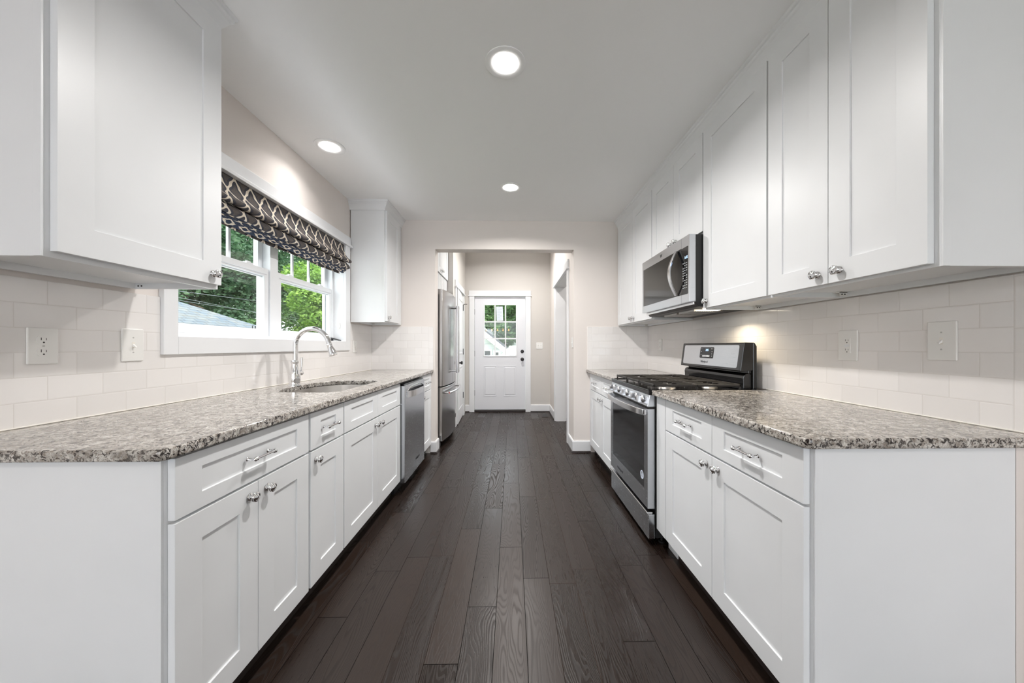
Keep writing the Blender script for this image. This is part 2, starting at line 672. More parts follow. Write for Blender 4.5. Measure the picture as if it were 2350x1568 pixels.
def sroot(name, loc, label=None):
    o = bpy.data.objects.new(name, None)
    COL.objects.link(o)
    o.location = loc
    WP[o] = Vector(loc)
    return struct(o, label)


def copy_tree(o, parent=None):
    c = o.copy()
    COL.objects.link(c)
    c.parent = parent
    for ch in list(o.children):
        copy_tree(ch, c)
    return c


def text_part(name, body, size, mat, origin, uvec, vvec, parent, extrude=0.0004, align='CENTER', shear=0.0, off=0.0):
    """lettering as real geometry lying on a surface"""
    cu = bpy.data.curves.new(name, 'FONT')
    cu.body = body
    cu.size = size
    cu.align_x = align
    cu.align_y = 'CENTER'
    cu.extrude = extrude
    cu.shear = shear
    cu.offset = off
    cu.resolution_u = 2
    to = bpy.data.objects.new('lettering_source', cu)
    COL.objects.link(to)
    dg = bpy.context.evaluated_depsgraph_get()
    me = bpy.data.meshes.new_from_object(to.evaluated_get(dg))
    bpy.data.objects.remove(to)
    bpy.data.curves.remove(cu)
    U, V = Vector(uvec), Vector(vvec)
    N = U.cross(V)
    for v in me.vertices:
        v.co = Vector(origin) + U * v.co.x + V * v.co.y + N * (v.co.z + extrude)
    me.name = name
    me.materials.clear()
    me.materials.append(M[mat])
    o = bpy.data.objects.new(name, me)
    COL.objects.link(o)
    o.parent = parent
    o.location = -WP[parent]
    WP[o] = Vector((0, 0, 0))
    return o


# ------------------------------------------------------------------ dimensions
XL, XR = -1.546, 1.517          # tiled wall faces
XLW, XRW = XL - 0.008, XR + 0.008   # plaster behind the tiles
YB = 3.831                      # far kitchen wall
YB2 = 3.97
CE = 2.572                      # kitchen ceiling
HC = 2.95                       # hall ceiling
YH = 6.215                      # far hall wall
HXL, HXR = -0.843, 0.684
OX0, OX1, OZ = -0.852, 0.684, 2.255

# ------------------------------------------------------------------ room shell
b = MB()
b.box(-3.4, 3.4, -4.3, 0.44, -0.1, 0.0)
b.box(-1.82, 3.4, 0.44, 6.4, -0.1, 0.0)
struct(b.build('floor', 'oak_floor'))
b = MB()
b.box(-3.4, 3.4, -4.3, 0.44, CE, CE + 0.12)
b.box(XL - 0.17, XR + 0.14, 0.44, YB2, CE, CE + 0.12)
struct(b.build('ceiling', 'ceiling_paint'))
b = MB()
b.box(-1.82, 3.4, YB2 + 0.001, 6.4, HC, HC + 0.12)
struct(b.build('ceiling_hall', 'ceiling_paint'))

# left wall with the window opening
WY0, WY1, WZ0, WZ1 = 1.612, 3.205, 1.226, 2.118
b = MB()
b.box(XL - 0.17, XLW, 0.30, WY0 - .014, 0, CE)
b.box(XL - 0.17, XLW, WY1 + .014, YB2, 0, CE)
b.box(XL - 0.17, XLW, WY0 - .014, WY1 + .014, 0, WZ0 - .014)
b.box(XL - 0.17, XLW, WY0 - .014, WY1 + .014, WZ1 + .014, CE)
struct(b.build('wall_left', 'wall_paint'))
struct(box('wall_right', 'wall_paint', XRW, XR + 0.14, 0.30, YB2, 0, CE))
# far kitchen wall with the passage
b = MB()
b.box(XLW, OX0, YB, YB2, 0, HC)
b.box(OX1, XRW, YB, YB2, 0, HC)
b.box(OX0, OX1, YB, YB2, OZ, HC)
struct(b.build('wall_far', 'wall_paint'))
# living room behind the camera
b = MB()
b.box(-3.4, -3.26, -4.3, 0.44, 0, CE)
b.box(-3.26, XL - 0.17, 0.30, 0.44, 0, CE)
struct(b.build('wall_left_living', 'wall_paint'))
b = MB()
b.box(3.26, 3.4, -4.3, 0.44, 0, CE)
b.box(XR + 0.14, 3.26, 0.30, 0.44, 0, CE)
struct(b.build('wall_right_living', 'wall_paint'))
b = MB()
b.box(-3.26, -1.9, -4.24, -4.1, 0, CE)
b.box(1.9, 3.26, -4.24, -4.1, 0, CE)
b.box(-1.9, 1.9, -4.24, -4.1, 0, 0.55)
b.box(-1.9, 1.9, -4.24, -4.1, 2.35, CE)
struct(b.build('wall_rear', 'wall_paint'))
# fridge alcove + hall left wall
b = MB()
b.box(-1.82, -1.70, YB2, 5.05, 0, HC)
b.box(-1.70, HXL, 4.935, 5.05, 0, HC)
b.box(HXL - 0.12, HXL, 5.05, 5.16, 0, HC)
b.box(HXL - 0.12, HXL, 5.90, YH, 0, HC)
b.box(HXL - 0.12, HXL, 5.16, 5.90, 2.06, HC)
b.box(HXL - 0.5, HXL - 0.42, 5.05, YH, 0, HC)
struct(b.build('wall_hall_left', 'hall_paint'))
# hall right wall with cased opening
QY0, QY1, QZ = 4.235, 5.425, 2.12
b = MB()
b.box(HXR, HXR + 0.15, YB2, QY0, 0, HC)
b.box(HXR, HXR + 0.15, QY1, YH, 0, HC)
b.box(HXR, HXR + 0.15, QY0, QY1, QZ, HC)
struct(b.build('wall_hall_right', 'wall_paint'))
b = MB()
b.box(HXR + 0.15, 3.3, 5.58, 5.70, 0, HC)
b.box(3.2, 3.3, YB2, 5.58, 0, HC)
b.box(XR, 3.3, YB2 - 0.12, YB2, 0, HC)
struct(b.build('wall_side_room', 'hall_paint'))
# far hall wall with entry door hole
DX0, DX1, DZ = -0.684, 0.243, 2.082
b = MB()
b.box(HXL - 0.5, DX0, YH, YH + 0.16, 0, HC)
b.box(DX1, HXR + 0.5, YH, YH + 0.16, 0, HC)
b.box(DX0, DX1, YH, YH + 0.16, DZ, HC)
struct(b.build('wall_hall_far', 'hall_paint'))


# ------------------------------------------------------------------ baseboards
def base_prof(h=0.13, th=0.016):
    return [(0, 0.012), (th, 0.012), (th, h - 0.012), (th - 0.005, h), (0, h)]


def baseboard(name, path, side):
    b = MB()
    b.sweep(base_prof(), path, side)
    o = b.build(name, 'trim_paint')
    b2 = MB()
    b2.sweep([(0, 0), (0.026, 0), (0.024, 0.012), (0.012, 0.02), (0, 0.02)], path, side)
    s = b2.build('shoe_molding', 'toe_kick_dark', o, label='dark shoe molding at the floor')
    s.location = -WP[o]
    return struct(o)


baseboard('baseboard_left', [(-0.90, YB), (OX0, YB), (OX0, YB2)], -1)
baseboard('baseboard_right', [(OX1, 4.14), (OX1, YB), (0.87, YB)], -1)
baseboard('baseboard_far_left', [(HXL, YH), (DX0 - 0.085, YH)], -1)
baseboard('baseboard_far_right', [(DX1 + 0.085, YH), (HXR, YH), (HXR, 5.52)], -1)
baseboard('baseboard_side_room', [(HXR + 0.15, 5.58), (3.2, 5.58)], -1)

# casing of the opening in the hall's right wall
r = sroot('trim_1', (HXR, (QY0 + QY1) / 2, 0))
CW = 0.085
MB().box(HXR - 0.018, HXR, QY0 - CW, QY0, 0, QZ).build('casing', 'trim_paint', r, 0.002)
MB().box(HXR - 0.018, HXR, QY1, QY1 + CW, 0, QZ).build('casing', 'trim_paint', r, 0.002)
b = MB().box(HXR - 0.02, HXR, QY0 - CW - 0.01, QY1 + CW + 0.01, QZ, QZ + 0.11)
b.box(HXR - 0.034, HXR, QY0 - CW - 0.025, QY1 + CW + 0.025, QZ - 0.008, QZ + 0.012)
b.build('head_casing', 'trim_paint', r, 0.002)
b = MB().box(HXR, HXR + 0.15, QY0, QY0 + 0.015, 0, QZ)
b.box(HXR, HXR + 0.15, QY1 - 0.015, QY1, 0, QZ)
b.box(HXR, HXR + 0.15, QY0 + 0.015, QY1 - 0.015, QZ - 0.015, QZ)
b.build('jamb', 'trim_paint', r)
MB().box(HXR + 0.15, HXR + 0.168, QY1, QY1 + CW, 0, QZ).build('casing', 'trim_paint', r, 0.002)


# ------------------------------------------------------------------ cabinet parts
def shaker(xf, sgn, y0, y1, z0, z1, stile=0.08, rail=0.078, th=0.019, rec=0.0058):
    """shaker front: xf is the front face, sgn is the direction (in X) it faces"""
    b = MB()
    bm = b.bm
    xb = xf - sgn * th
    xr = xf - sgn * rec

    def rect(x, a0, a1, c0, c1):
        return [bm.verts.new((x, a0, c0)), bm.verts.new((x, a1, c0)), bm.verts.new((x, a1, c1)), bm.verts.new((x, a0, c1))]
    O = rect(xf, y0, y1, z0, z1)
    I = rect(xf, y0 + stile, y1 - stile, z0 + rail, z1 - rail)
    R = rect(xr, y0 + stile + .0004, y1 - stile - .0004, z0 + rail + .0004, z1 - rail - .0004)
    B = rect(xb, y0, y1, z0, z1)
    for k in range(4):
        j = (k + 1) % 4
        b.face([O[k], O[j], I[j], I[k]])
        b.face([I[k], I[j], R[j], R[k]])
        b.face([O[k], O[j], B[j], B[k]])
    b.face(R)
    b.face(B)
    return b


KNOB = [(0.0, 0.0), (0.0125, 0.0), (0.0135, 0.0015), (0.0125, 0.003), (0.0132, 0.0042), (0.0118, 0.0055), (0.0085, 0.0065), (0.006, 0.009), (0.0056, 0.0135),
        (0.0085, 0.016), (0.0135, 0.0172), (0.0162, 0.0188), (0.0152, 0.0203), (0.0168, 0.0218), (0.0156, 0.0233), (0.0162, 0.0248), (0.0145, 0.0265),
        (0.0118, 0.0272), (0.0108, 0.0262), (0.0085, 0.0268), (0.006, 0.0290), (0.0025, 0.0300), (0.0, 0.0302)]


def knob(xf, sgn, y, z, parent):
    b = MB()
    b.lathe([(max(r, 0.0002), h) for r, h in KNOB], (xf, y, z), 0, 20, sgn)
    return b.build('knob', 'chrome', parent, smooth=True, angle=60)


def pull(xf, sgn, y, z, parent, L=0.096):
    b = MB()
    for s in (-1, 1):
        yy = y + s * L / 2
        b.lathe([(0.0065, 0), (0.0072, 0.002), (0.0045, 0.004), (0.0038, 0.018), (0.005, 0.0245)], (xf, yy, z), 0, 12, sgn)
        # collar
        b.lathe([(0.0045, -0.011), (0.0075, -0.009), (0.0078, -0.007), (0.006, -0.005), (0.0082, -0.002), (0.0085, 0.001), (0.006, 0.005), (0.0045, 0.007)],
                (xf + sgn * 0.0265, yy, z), 1, 12, s)
    b.lathe([(0.0042, -L / 2), (0.0042, L / 2)], (xf + sgn * 0.0265, y, z), 1, 12)
    return b.build('pull_handle', 'chrome', parent, smooth=True, angle=60)


def cabinet(name, side, xf, y0, y1, z0, z1, fronts, label, cat='cabinet', base=True, near_panel=False, far_fill=None, near_fill=None, group=None, xback=None,
            bracket=()):
    """side -1 = left wall (faces +X), +1 = right wall (faces -X); xf = plane of the door faces"""
    sgn = -side
    xw = xback if xback is not None else (XL if side < 0 else XR)
    xc = xf - sgn * 0.0195       # carcass front
    root = thing(name, ((xw + xc) / 2, (y0 + y1) / 2, 0 if base else z0), label, cat, group)
    b = MB()
    ya, yb = y0, y1
    if base:
        b.box(xc, xw, ya, yb, z0, z1)
        o = b.build('body', 'cabinet_paint', root, 0.001)
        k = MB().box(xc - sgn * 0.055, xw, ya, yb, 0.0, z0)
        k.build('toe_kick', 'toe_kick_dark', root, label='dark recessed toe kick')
    else:
        # box open at the bottom with rails around a recessed bottom panel
        b.box(xc, xw, ya, yb, z0 + 0.022, z1)
        t_ = 0.016
        b.box(xc, xc - sgn * t_, ya, yb, z0, z0 + 0.0222)
        b.box(xw + sgn * t_, xw, ya, yb, z0, z0 + 0.0222)
        b.box(xc - sgn * t_, xw + sgn * t_, ya, ya + t_, z0, z0 + 0.0222)
        b.box(xc - sgn * t_, xw + sgn * t_, yb - t_, yb, z0, z0 + 0.0222)
        o = b.build('body', 'cabinet_paint', root, 0.0)
        for by in bracket:
            q = MB()
            xx = xw + sgn * (t_ + 0.0)
            q.box(xx, xx + sgn * 0.035, by - 0.012, by - 0.009, z0 + 0.002, z0 + 0.0215)
            q.box(xx + sgn * 0.0, xx + sgn * 0.05, by - 0.012, by + 0.014, z0 + 0.0185, z0 + 0.0218)
            br_ = q.build('corner_bracket', 'wall_plastic', root, 0.0)
            for dx in (0.012, 0.025):
                MB().lathe([(0.0032, 0), (0.0032, 0.0012)], (xx + sgn * dx, by - 0.0122, z0 + 0.011), 1, 10, -1).build('screw', 'slot_dark', br_)
    if near_panel:      # finished end skin with a thin stile at its front edge
        b = MB()
        b.box(xc, xc - sgn * 0.02, y0 - 0.006, y0, z0 if not base else 0.0, z1)
        b.box(xc - sgn * 0.02, xw, y0 - 0.004, y0, z0 if not base else 0.0, z1)
        b.build('end_panel', 'cabinet_paint', root, 0.0008)
    for f in fronts:
        kind, a0, a1, c0, c1 = f[:5]
        opt = f[5] if len(f) > 5 else {}
        g = 0.0015
        rail = opt.get('rail', 0.078 if kind == 'door' else 0.045)
        st = opt.get('stile', 0.08)
        o = shaker(xf, sgn, a0 + g, a1 - g, c0, c1, st, rail).build('door' if kind == 'door' else ('drawer' if kind == 'drawer' else 'false_drawer_front'),
                                                          'cabinet_paint', root, 0.0008)
        for ky, kz in opt.get('knobs', ()):
            knob(xf, sgn, ky, kz, o)
        if 'pull' in opt:
            pull(xf, sgn, opt['pull'], (c0 + c1) / 2, o)
    return root


# ------------------------------------------------------------------ left base run
ZB0, ZB1 = 0.113, 0.891
DT, DB = 0.712, 0.115       # doors
WT, WB = 0.884, 0.721       # drawers
XFL = -0.885
KZ = 0.672
EY = 0.912
cabinet('base_cabinet', -1, XFL, EY, 1.526, ZB0, ZB1, [
    ('drawer', EY + .009, 1.519, WB, WT, {'pull': 1.217}),
    ('door', EY + .009, 1.220, DB, DT, {'knobs': [(1.180, KZ)]}),
    ('door', 1.220, 1.519, DB, DT, {'knobs': [(1.262, KZ)]})],
    'white base cabinet with one wide drawer over two doors, near end of the left counter', near_panel=True)
cabinet('base_cabinet', -1, XFL, 1.526, 1.832, ZB0, ZB1, [
    ('drawer', 1.532, 1.829, WB, WT, {'pull': 1.681}),
    ('door', 1.532, 1.829, DB, DT, {'knobs': [(1.572, KZ)]})],
    'narrow white shaker base cabinet with one drawer and one door, left of the sink cabinet')
cabinet('sink_cabinet', -1, XFL, 1.832, 2.750, ZB0, 0.745, [
    ('false', 1.836, 2.290, WB, WT), ('false', 2.290, 2.746, WB, WT),
    ('door', 1.836, 2.290, DB, DT, {'knobs': [(2.250, KZ)]}),
    ('door', 2.290, 2.746, DB, DT, {'knobs': [(2.330, KZ)]})],
    'white shaker sink cabinet with two false drawer fronts and two doors, under the faucet')
for o in list(bpy.data.objects):
    if o.name.startswith('sink_cabinet'):
        b = MB()
        b.box(XFL - 0.0195, XFL - 0.04, 1.832, 2.750, 0.745, ZB1)
        b.box(XFL - 0.0195, XL, 1.832, 1.848, 0.745, ZB1)
        b.box(XFL - 0.0195, XL, 2.734, 2.750, 0.745, ZB1)
        b.build('top_rail', 'cabinet_paint', o)
cabinet('base_cabinet', -1, XFL, 3.372, 3.829, ZB0, ZB1, [
    ('drawer', 3.376, 3.785, WB, WT, {'pull': 3.60}),
    ('door', 3.376, 3.785, DB, DT, {'knobs': [(3.415, KZ)]})],
    'white shaker base cabinet between the dishwasher and the far wall')

# ------------------------------------------------------------------ right base run
XFR = 0.8455
cabinet('base_cabinet', 1, XFR, 0.975, 1.893, ZB0, ZB1, [
    ('drawer', 0.985, 1.4465, WB, WT, {'pull': 1.218}),
    ('drawer', 1.4465, 1.889, WB, WT, {'pull': 1.668}),
    ('door', 0.985, 1.4465, DB, DT, {'knobs': [(1.405, KZ)]}),
    ('door', 1.4465, 1.889, DB, DT, {'knobs': [(1.488, KZ)]})],
    'white base cabinet with two drawers over two doors, near end of the right counter', near_panel=True, xback=1.456)
b = MB().box(XFR + 0.0, XFR + 0.3, 1.894, 2.006, ZB0, ZB1)
b.box(XFR + 0.07, XFR + 0.09, 1.894, 2.006, 0, ZB0)
tag(b.build('filler_panel', 'cabinet_paint', None, 0.001), 'narrow plain white filler panel between right near base cabinet and stove', 'filler panel')
cabinet('base_cabinet', 1, XFR, 2.795, 3.829, ZB0, ZB1, [
    ('drawer', 2.800, 3.268, WB, WT, {'pull': 3.04}),
    ('drawer', 3.268, 3.742, WB, WT, {'pull': 3.50}),
    ('door', 2.800, 3.268, DB, DT, {'knobs': [(3.228, KZ)]}),
    ('door', 3.268, 3.742, DB, DT, {'knobs': [(3.308, KZ)]})],
    'white shaker base cabinet between the stove and the far wall')

# ------------------------------------------------------------------ upper cabinets
UT = CE - 0.001
cabinet('upper_cabinet', -1, -1.195, 0.918, 1.446, 1.414, UT, [
    ('door', 0.928, 1.443, 1.430, 2.49, {'knobs': [(1.402, 1.470)], 'stile': 0.082, 'rail': 0.082})],
    'white shaker upper cabinet with one wide door, near left beside the window', base=False, near_panel=True, bracket=(1.443,))
cabinet('upper_cabinet', -1, -1.205, 3.338, 3.829, 1.412, UT, [
    ('door', 3.343, 3.722, 1.422, 2.485, {'knobs': [(3.385, 1.462)]})],
    'white shaker upper cabinet with one narrow door, in the far left corner past the window', base=False, near_panel=True, bracket=(3.80,))
XU = 1.165
cabinet('upper_cabinet', 1, XU, 0.932, 1.555, 1.402, UT, [
    ('door', 0.945, 1.252, 1.412, 2.49, {'knobs': [(1.208, 1.452)]}),
    ('door', 1.252, 1.552, 1.412, 2.49, {'knobs': [(1.296, 1.452)]})],
    'white shaker double-door upper cabinet at the near end of the right wall', base=False, near_panel=True, bracket=(1.53,))
cabinet('upper_cabinet', 1, XU, 1.555, 2.090, 1.402, UT, [
    ('door', 1.560, 2.086, 1.412, 2.49, {'knobs': [(2.047, 1.452)]})],
    'white shaker single-door upper cabinet just nearer than the microwave', base=False, bracket=(2.065,))
cabinet('upper_cabinet', 1, XU, 2.090, 2.862, 1.874, UT, [
    ('door', 2.093, 2.476, 1.886, 2.49, {'knobs': [(2.436, 1.925)]}),
    ('door', 2.476, 2.859, 1.886, 2.49, {'knobs': [(2.516, 1.925)]})],
    'short white shaker double-door upper cabinet directly above the microwave', base=False)
cabinet('upper_cabinet', 1, XU, 2.862, 3.829, 1.402, UT, [
    ('door', 2.866, 3.326, 1.412, 2.49, {'knobs': [(3.288, 1.452)]}),
    ('door', 3.326, 3.786, 1.412, 2.49, {'knobs': [(3.364, 1.452)]})],
    'white shaker double-door upper cabinet in the far right corner past the microwave', base=False, bracket=(3.80,))
# over the fridge
cabinet('upper_cabinet', -1, -0.913, 4.02, 4.93, 2.10, 2.93, [
    ('door', 4.03, 4.475, 2.11, 2.90, {'knobs': [(4.435, 2.155)]}),
    ('door', 4.475, 4.925, 2.11, 2.90, {'knobs': [(4.517, 2.155)]})],
    'white shaker double-door cabinet high above the fridge', base=False, xback=-1.69)
b = MB()
b.box(-0.94, -0.928, 4.02, 4.93, 1.90, 2.099)
for k in range(14):
    b.box(-0.932, -0.925, 4.03 + k * 0.066, 4.03 + k * 0.066 + 0.012, 1.90, 2.099)
tag(b.build('beadboard_panel', 'trim_paint'), 'white grooved filler board between fridge top and the cabinet over it', 'panel')

# crown mouldings
CP = [(0, CE - 0.088), (0.006, CE - 0.088), (0.008, CE - 0.076), (0.016, CE - 0.062), (0.03, CE - 0.036), (0.037, CE - 0.030), (0.039, CE - 0.018),
      (0.046, CE - 0.014), (0.048, CE - 0.0005), (0, CE - 0.0005)]
for path, side, lab in (
        ([(-1.2145, 0.912), (-1.2145, 1.4465), (XLW, 1.4465)], -1, 'white crown molding on top of the near left upper cabinet'),
        ([(XLW, 3.333), (-1.2245, 3.333), (-1.2245, YB - 0.001)], -1, 'white crown molding on top of the far left corner cabinet'),
        ([(1.1845, YB - 0.001), (1.1845, 0.926), (XRW, 0.926)], -1, 'long white crown molding along the tops of the right upper cabinets')):
    b = MB()
    b.sweep(CP, path, side)
    tag(b.build('crown_molding', 'cabinet_paint', None), lab, 'molding')

# ------------------------------------------------------------------ worktops
ZT0 = 0.892


def slab(name, outer, holes, z0, z1, mat, label, cat, bev=0.005):
    bm = bmesh.new()
    loops = []
    for loop in [outer] + holes:
        vs = [bm.verts.new((x, y, z1)) for x, y in loop]
        es = [bm.edges.new((vs[i], vs[(i + 1) % len(vs)])) for i in range(len(vs))]
        loops.append((vs, es))
    bmesh.ops.triangle_fill(bm, edges=[e for _, es in loops for e in es], use_beauty=True, use_dissolve=False)
    top = list(bm.faces)
    vm = {v: bm.verts.new((v.co.x, v.co.y, z0)) for v in list(bm.verts)}
    for f in top:
        bm.faces.new([vm[v] for v in reversed(f.verts)])
    for vs, es in loops:
        n = len(vs)
        for i in range(n):
            a, b_ = vs[i], vs[(i + 1) % n]
            bm.faces.new([a, b_, vm[b_], vm[a]])
    mb = MB()
    mb.bm.free()
    mb.bm = bm
    return tag(mb.build(name, mat, None, bev, smooth=True, angle=30), label, cat)


def rrect(x0, x1, y0, y1, r, seg=7):
    pts = []
    for cx, cy, a0 in ((x1 - r, y1 - r, 0), (x0 + r, y1 - r, 90), (x0 + r, y0 + r, 180), (x1 - r, y0 + r, 270)):
        for k in range(seg + 1):
            a = math.radians(a0 + 90 * k / seg)
            pts.append((cx + r * math.cos(a), cy + r * math.sin(a)))
    return pts


SX0, SX1, SY0, SY1 = -1.395, -0.985, 1.955, 2.625


def sink_loop(g=0.0, z=None):
    # D-shaped bowl: tight radii at the front, wide sweeping ones at the wall side
    pts = []
    x0, x1, y0, y1 = SX0 - g, SX1 + g, SY0 - g, SY1 + g
    for cx, cy, rx, ry, a0 in ((x1 - .09, y1 - .09, .09, .09, 0), (x0 + .17, y1 - .22, .17, .22, 90), (x0 + .17, y0 + .22, .17, .22, 180), (x1 - .09, y0 + .09, .09, .09, 270)):
        for k in range(9):
            a = math.radians(a0 + 90 * k / 8)
            pts.append((cx + rx * math.cos(a), cy + ry * math.sin(a)))
    return pts


YF = YB - 0.008     # face of the tiles on the far wall
LX = -0.868
NY = 0.872
slab('worktop', [(XL, NY), (LX - 0.012, NY), (LX, NY + 0.012), (LX, YF), (XL, YF)], [sink_loop()], ZT0, ZC, 'granite',
     'long speckled beige granite worktop on the left base cabinets, with the sink cutout', 'countertop')
RX = 0.820
slab('worktop', [(XR, 0.944), (RX + 0.012, 0.944), (RX, 0.956), (RX, 2.016), (XR, 2.020)], [], ZT0, ZC, 'granite',
     'speckled beige granite worktop on the near right base cabinet, ending at the stove', 'countertop')
slab('worktop', [(XR, 2.80), (RX, 2.80), (RX, YF), (XR, YF)], [], ZT0, ZC, 'granite',
     'short speckled granite worktop between the stove and the far wall', 'countertop')
# silicone bead where tile meets stone
for x0, x1, y0, y1, lab in ((XL, XL + 0.005, NY, YF, 'thin white caulk line along the back of the left worktop'),
                            (XR - 0.005, XR, 0.944, 2.03, 'thin white caulk line along the back of the near right worktop')):
    tag(box('caulk_line', 'caulk', x0, x1, y0, y1, ZC, ZC + 0.005, None, 0.002, lab), lab, 'caulk')
struct(box('wall_right_return', 'wall_paint', 1.458, XRW, 0.971, 1.20, 0, ZT0))

# ------------------------------------------------------------------ tile
ZTT = ZC + 6 * 0.0792
b = MB()
b.box(XLW, XL, 0.86, 1.545, ZC, ZTT)
b.box(XLW, XL, 1.545, 3.294, ZC, 1.143)
b.box(XLW, XL, 3.294, YF, ZC, ZTT)
tag(b.build('tile_backsplash', 'tile_left'), 'white glossy subway tile backsplash on the window wall above the left worktop', 'backsplash')
tag(box('tile_backsplash', 'tile_right', XR, XRW, 0.955, YF, ZC, ZTT), 'white glossy subway tile backsplash on the right wall behind the stove', 'backsplash')
tag(box('tile_backsplash', 'tile_back_left', XL, -0.872, YF, YB, ZC, ZTT), 'small white subway tile backsplash on the far wall, left of the passage', 'backsplash')
tag(box('tile_backsplash', 'tile_back_right', 0.836, XR, YF, YB, ZC, ZTT), 'small white subway tile backsplash on the far wall, right of the passage', 'backsplash')

# ------------------------------------------------------------------ sink and faucet
root = thing('sink', ((SX0 + SX1) / 2, (SY0 + SY1) / 2, 0.755), 'undermount stainless steel sink bowl set into the left worktop', 'sink')
b = MB()
rings = []
cx, cy = (SX0 + SX1) / 2, (SY0 + SY1) / 2
for g, z in ((0.03, 0.8915), (0.004, 0.8915), (0.003, 0.888), (-0.004, 0.80), (-0.018, 0.765), (-0.045, 0.755)):
    rings.append([b.bm.verts.new((x, y, z)) for x, y in sink_loop(g)])
for a, c in zip(rings, rings[1:]):
    for k in range(len(a)):
        j = (k + 1) % len(a)
        b.face([a[k], a[j], c[j], c[k]])
b.face(rings[-1])
o = b.build('bowl', 'steel_sink', root, smooth=True)
b = MB().lathe([(0.055, 0), (0.052, 0.003), (0.04, 0.003), (0.036, -0.001), (0.001, -0.001)], (cx - 0.05, cy, 0.7555), 2, 24)
b.build('drain', 'chrome', root, smooth=True)

FX, FY = -1.423, 2.285
root = thing('faucet', (FX, FY, ZC), 'tall chrome gooseneck pull-down faucet standing behind the sink', 'faucet')
b = MB().lathe([(0.036, 0), (0.036, 0.004), (0.031, 0.008), (0.0295, 0.012), (0.032, 0.03), (0.0335, 0.05), (0.0325, 0.07), (0.028, 0.095), (0.0225, 0.12), (0.020, 0.143),
                (0.0205, 0.148), (0.0235, 0.152), (0.0240, 0.158), (0.0225, 0.163), (0.0165, 0.168)], (FX, FY, ZC), 2, 32)
b.build('base', 'chrome', root, smooth=True, angle=50)
R = 0.108
czz, cxx = 1.187, FX + R + 0.004
pts = [(FX + 0.004, FY, ZC + 0.16), (FX + 0.004, FY, 1.12), (FX + 0.004, FY, czz)]
for k in range(1, 19):
    a = math.radians(180 - 160 * k / 18)
    pts.append((cxx + R * math.cos(a), FY, czz + R * math.sin(a)))
d = Vector((math.sin(math.radians(20)), 0, -math.cos(math.radians(20))))
e = Vector(pts[-1])
pts.append(tuple(e + d * 0.035))
MB().tube(pts, 0.0152, 18).build('spout', 'chrome', root, smooth=True, angle=50)
e2 = e + d * 0.030
b = MB().tube([e2, e2 + d * 0.004, e2 + d * 0.008, e2 + d * 0.012, e2 + d * 0.03, e2 + d * 0.055, e2 + d * 0.068, e2 + d * 0.074, e2 + d * 0.080],
              [0.0155, 0.0185, 0.0185, 0.0165, 0.0185, 0.0225, 0.0255, 0.0262, 0.0245], 24)
b.build('spray_head', 'chrome', root, smooth=True, angle=50)
b = MB().lathe([(0.010, 0.02), (0.013, 0.032), (0.0155, 0.045), (0.0165, 0.060), (0.0145, 0.074), (0.008, 0.080)], (FX, FY, 1.000), 1, 20)
b.tube([(FX, FY + 0.064, 1.000), (FX, FY + 0.070, 1.03), (FX, FY + 0.074, 1.065), (FX, FY + 0.073, 1.095), (FX, FY + 0.073, 1.105)], [0.0075, 0.0055, 0.0058, 0.0078, 0.0062], 12)
b.build('handle', 'chrome', root, smooth=True, angle=60)


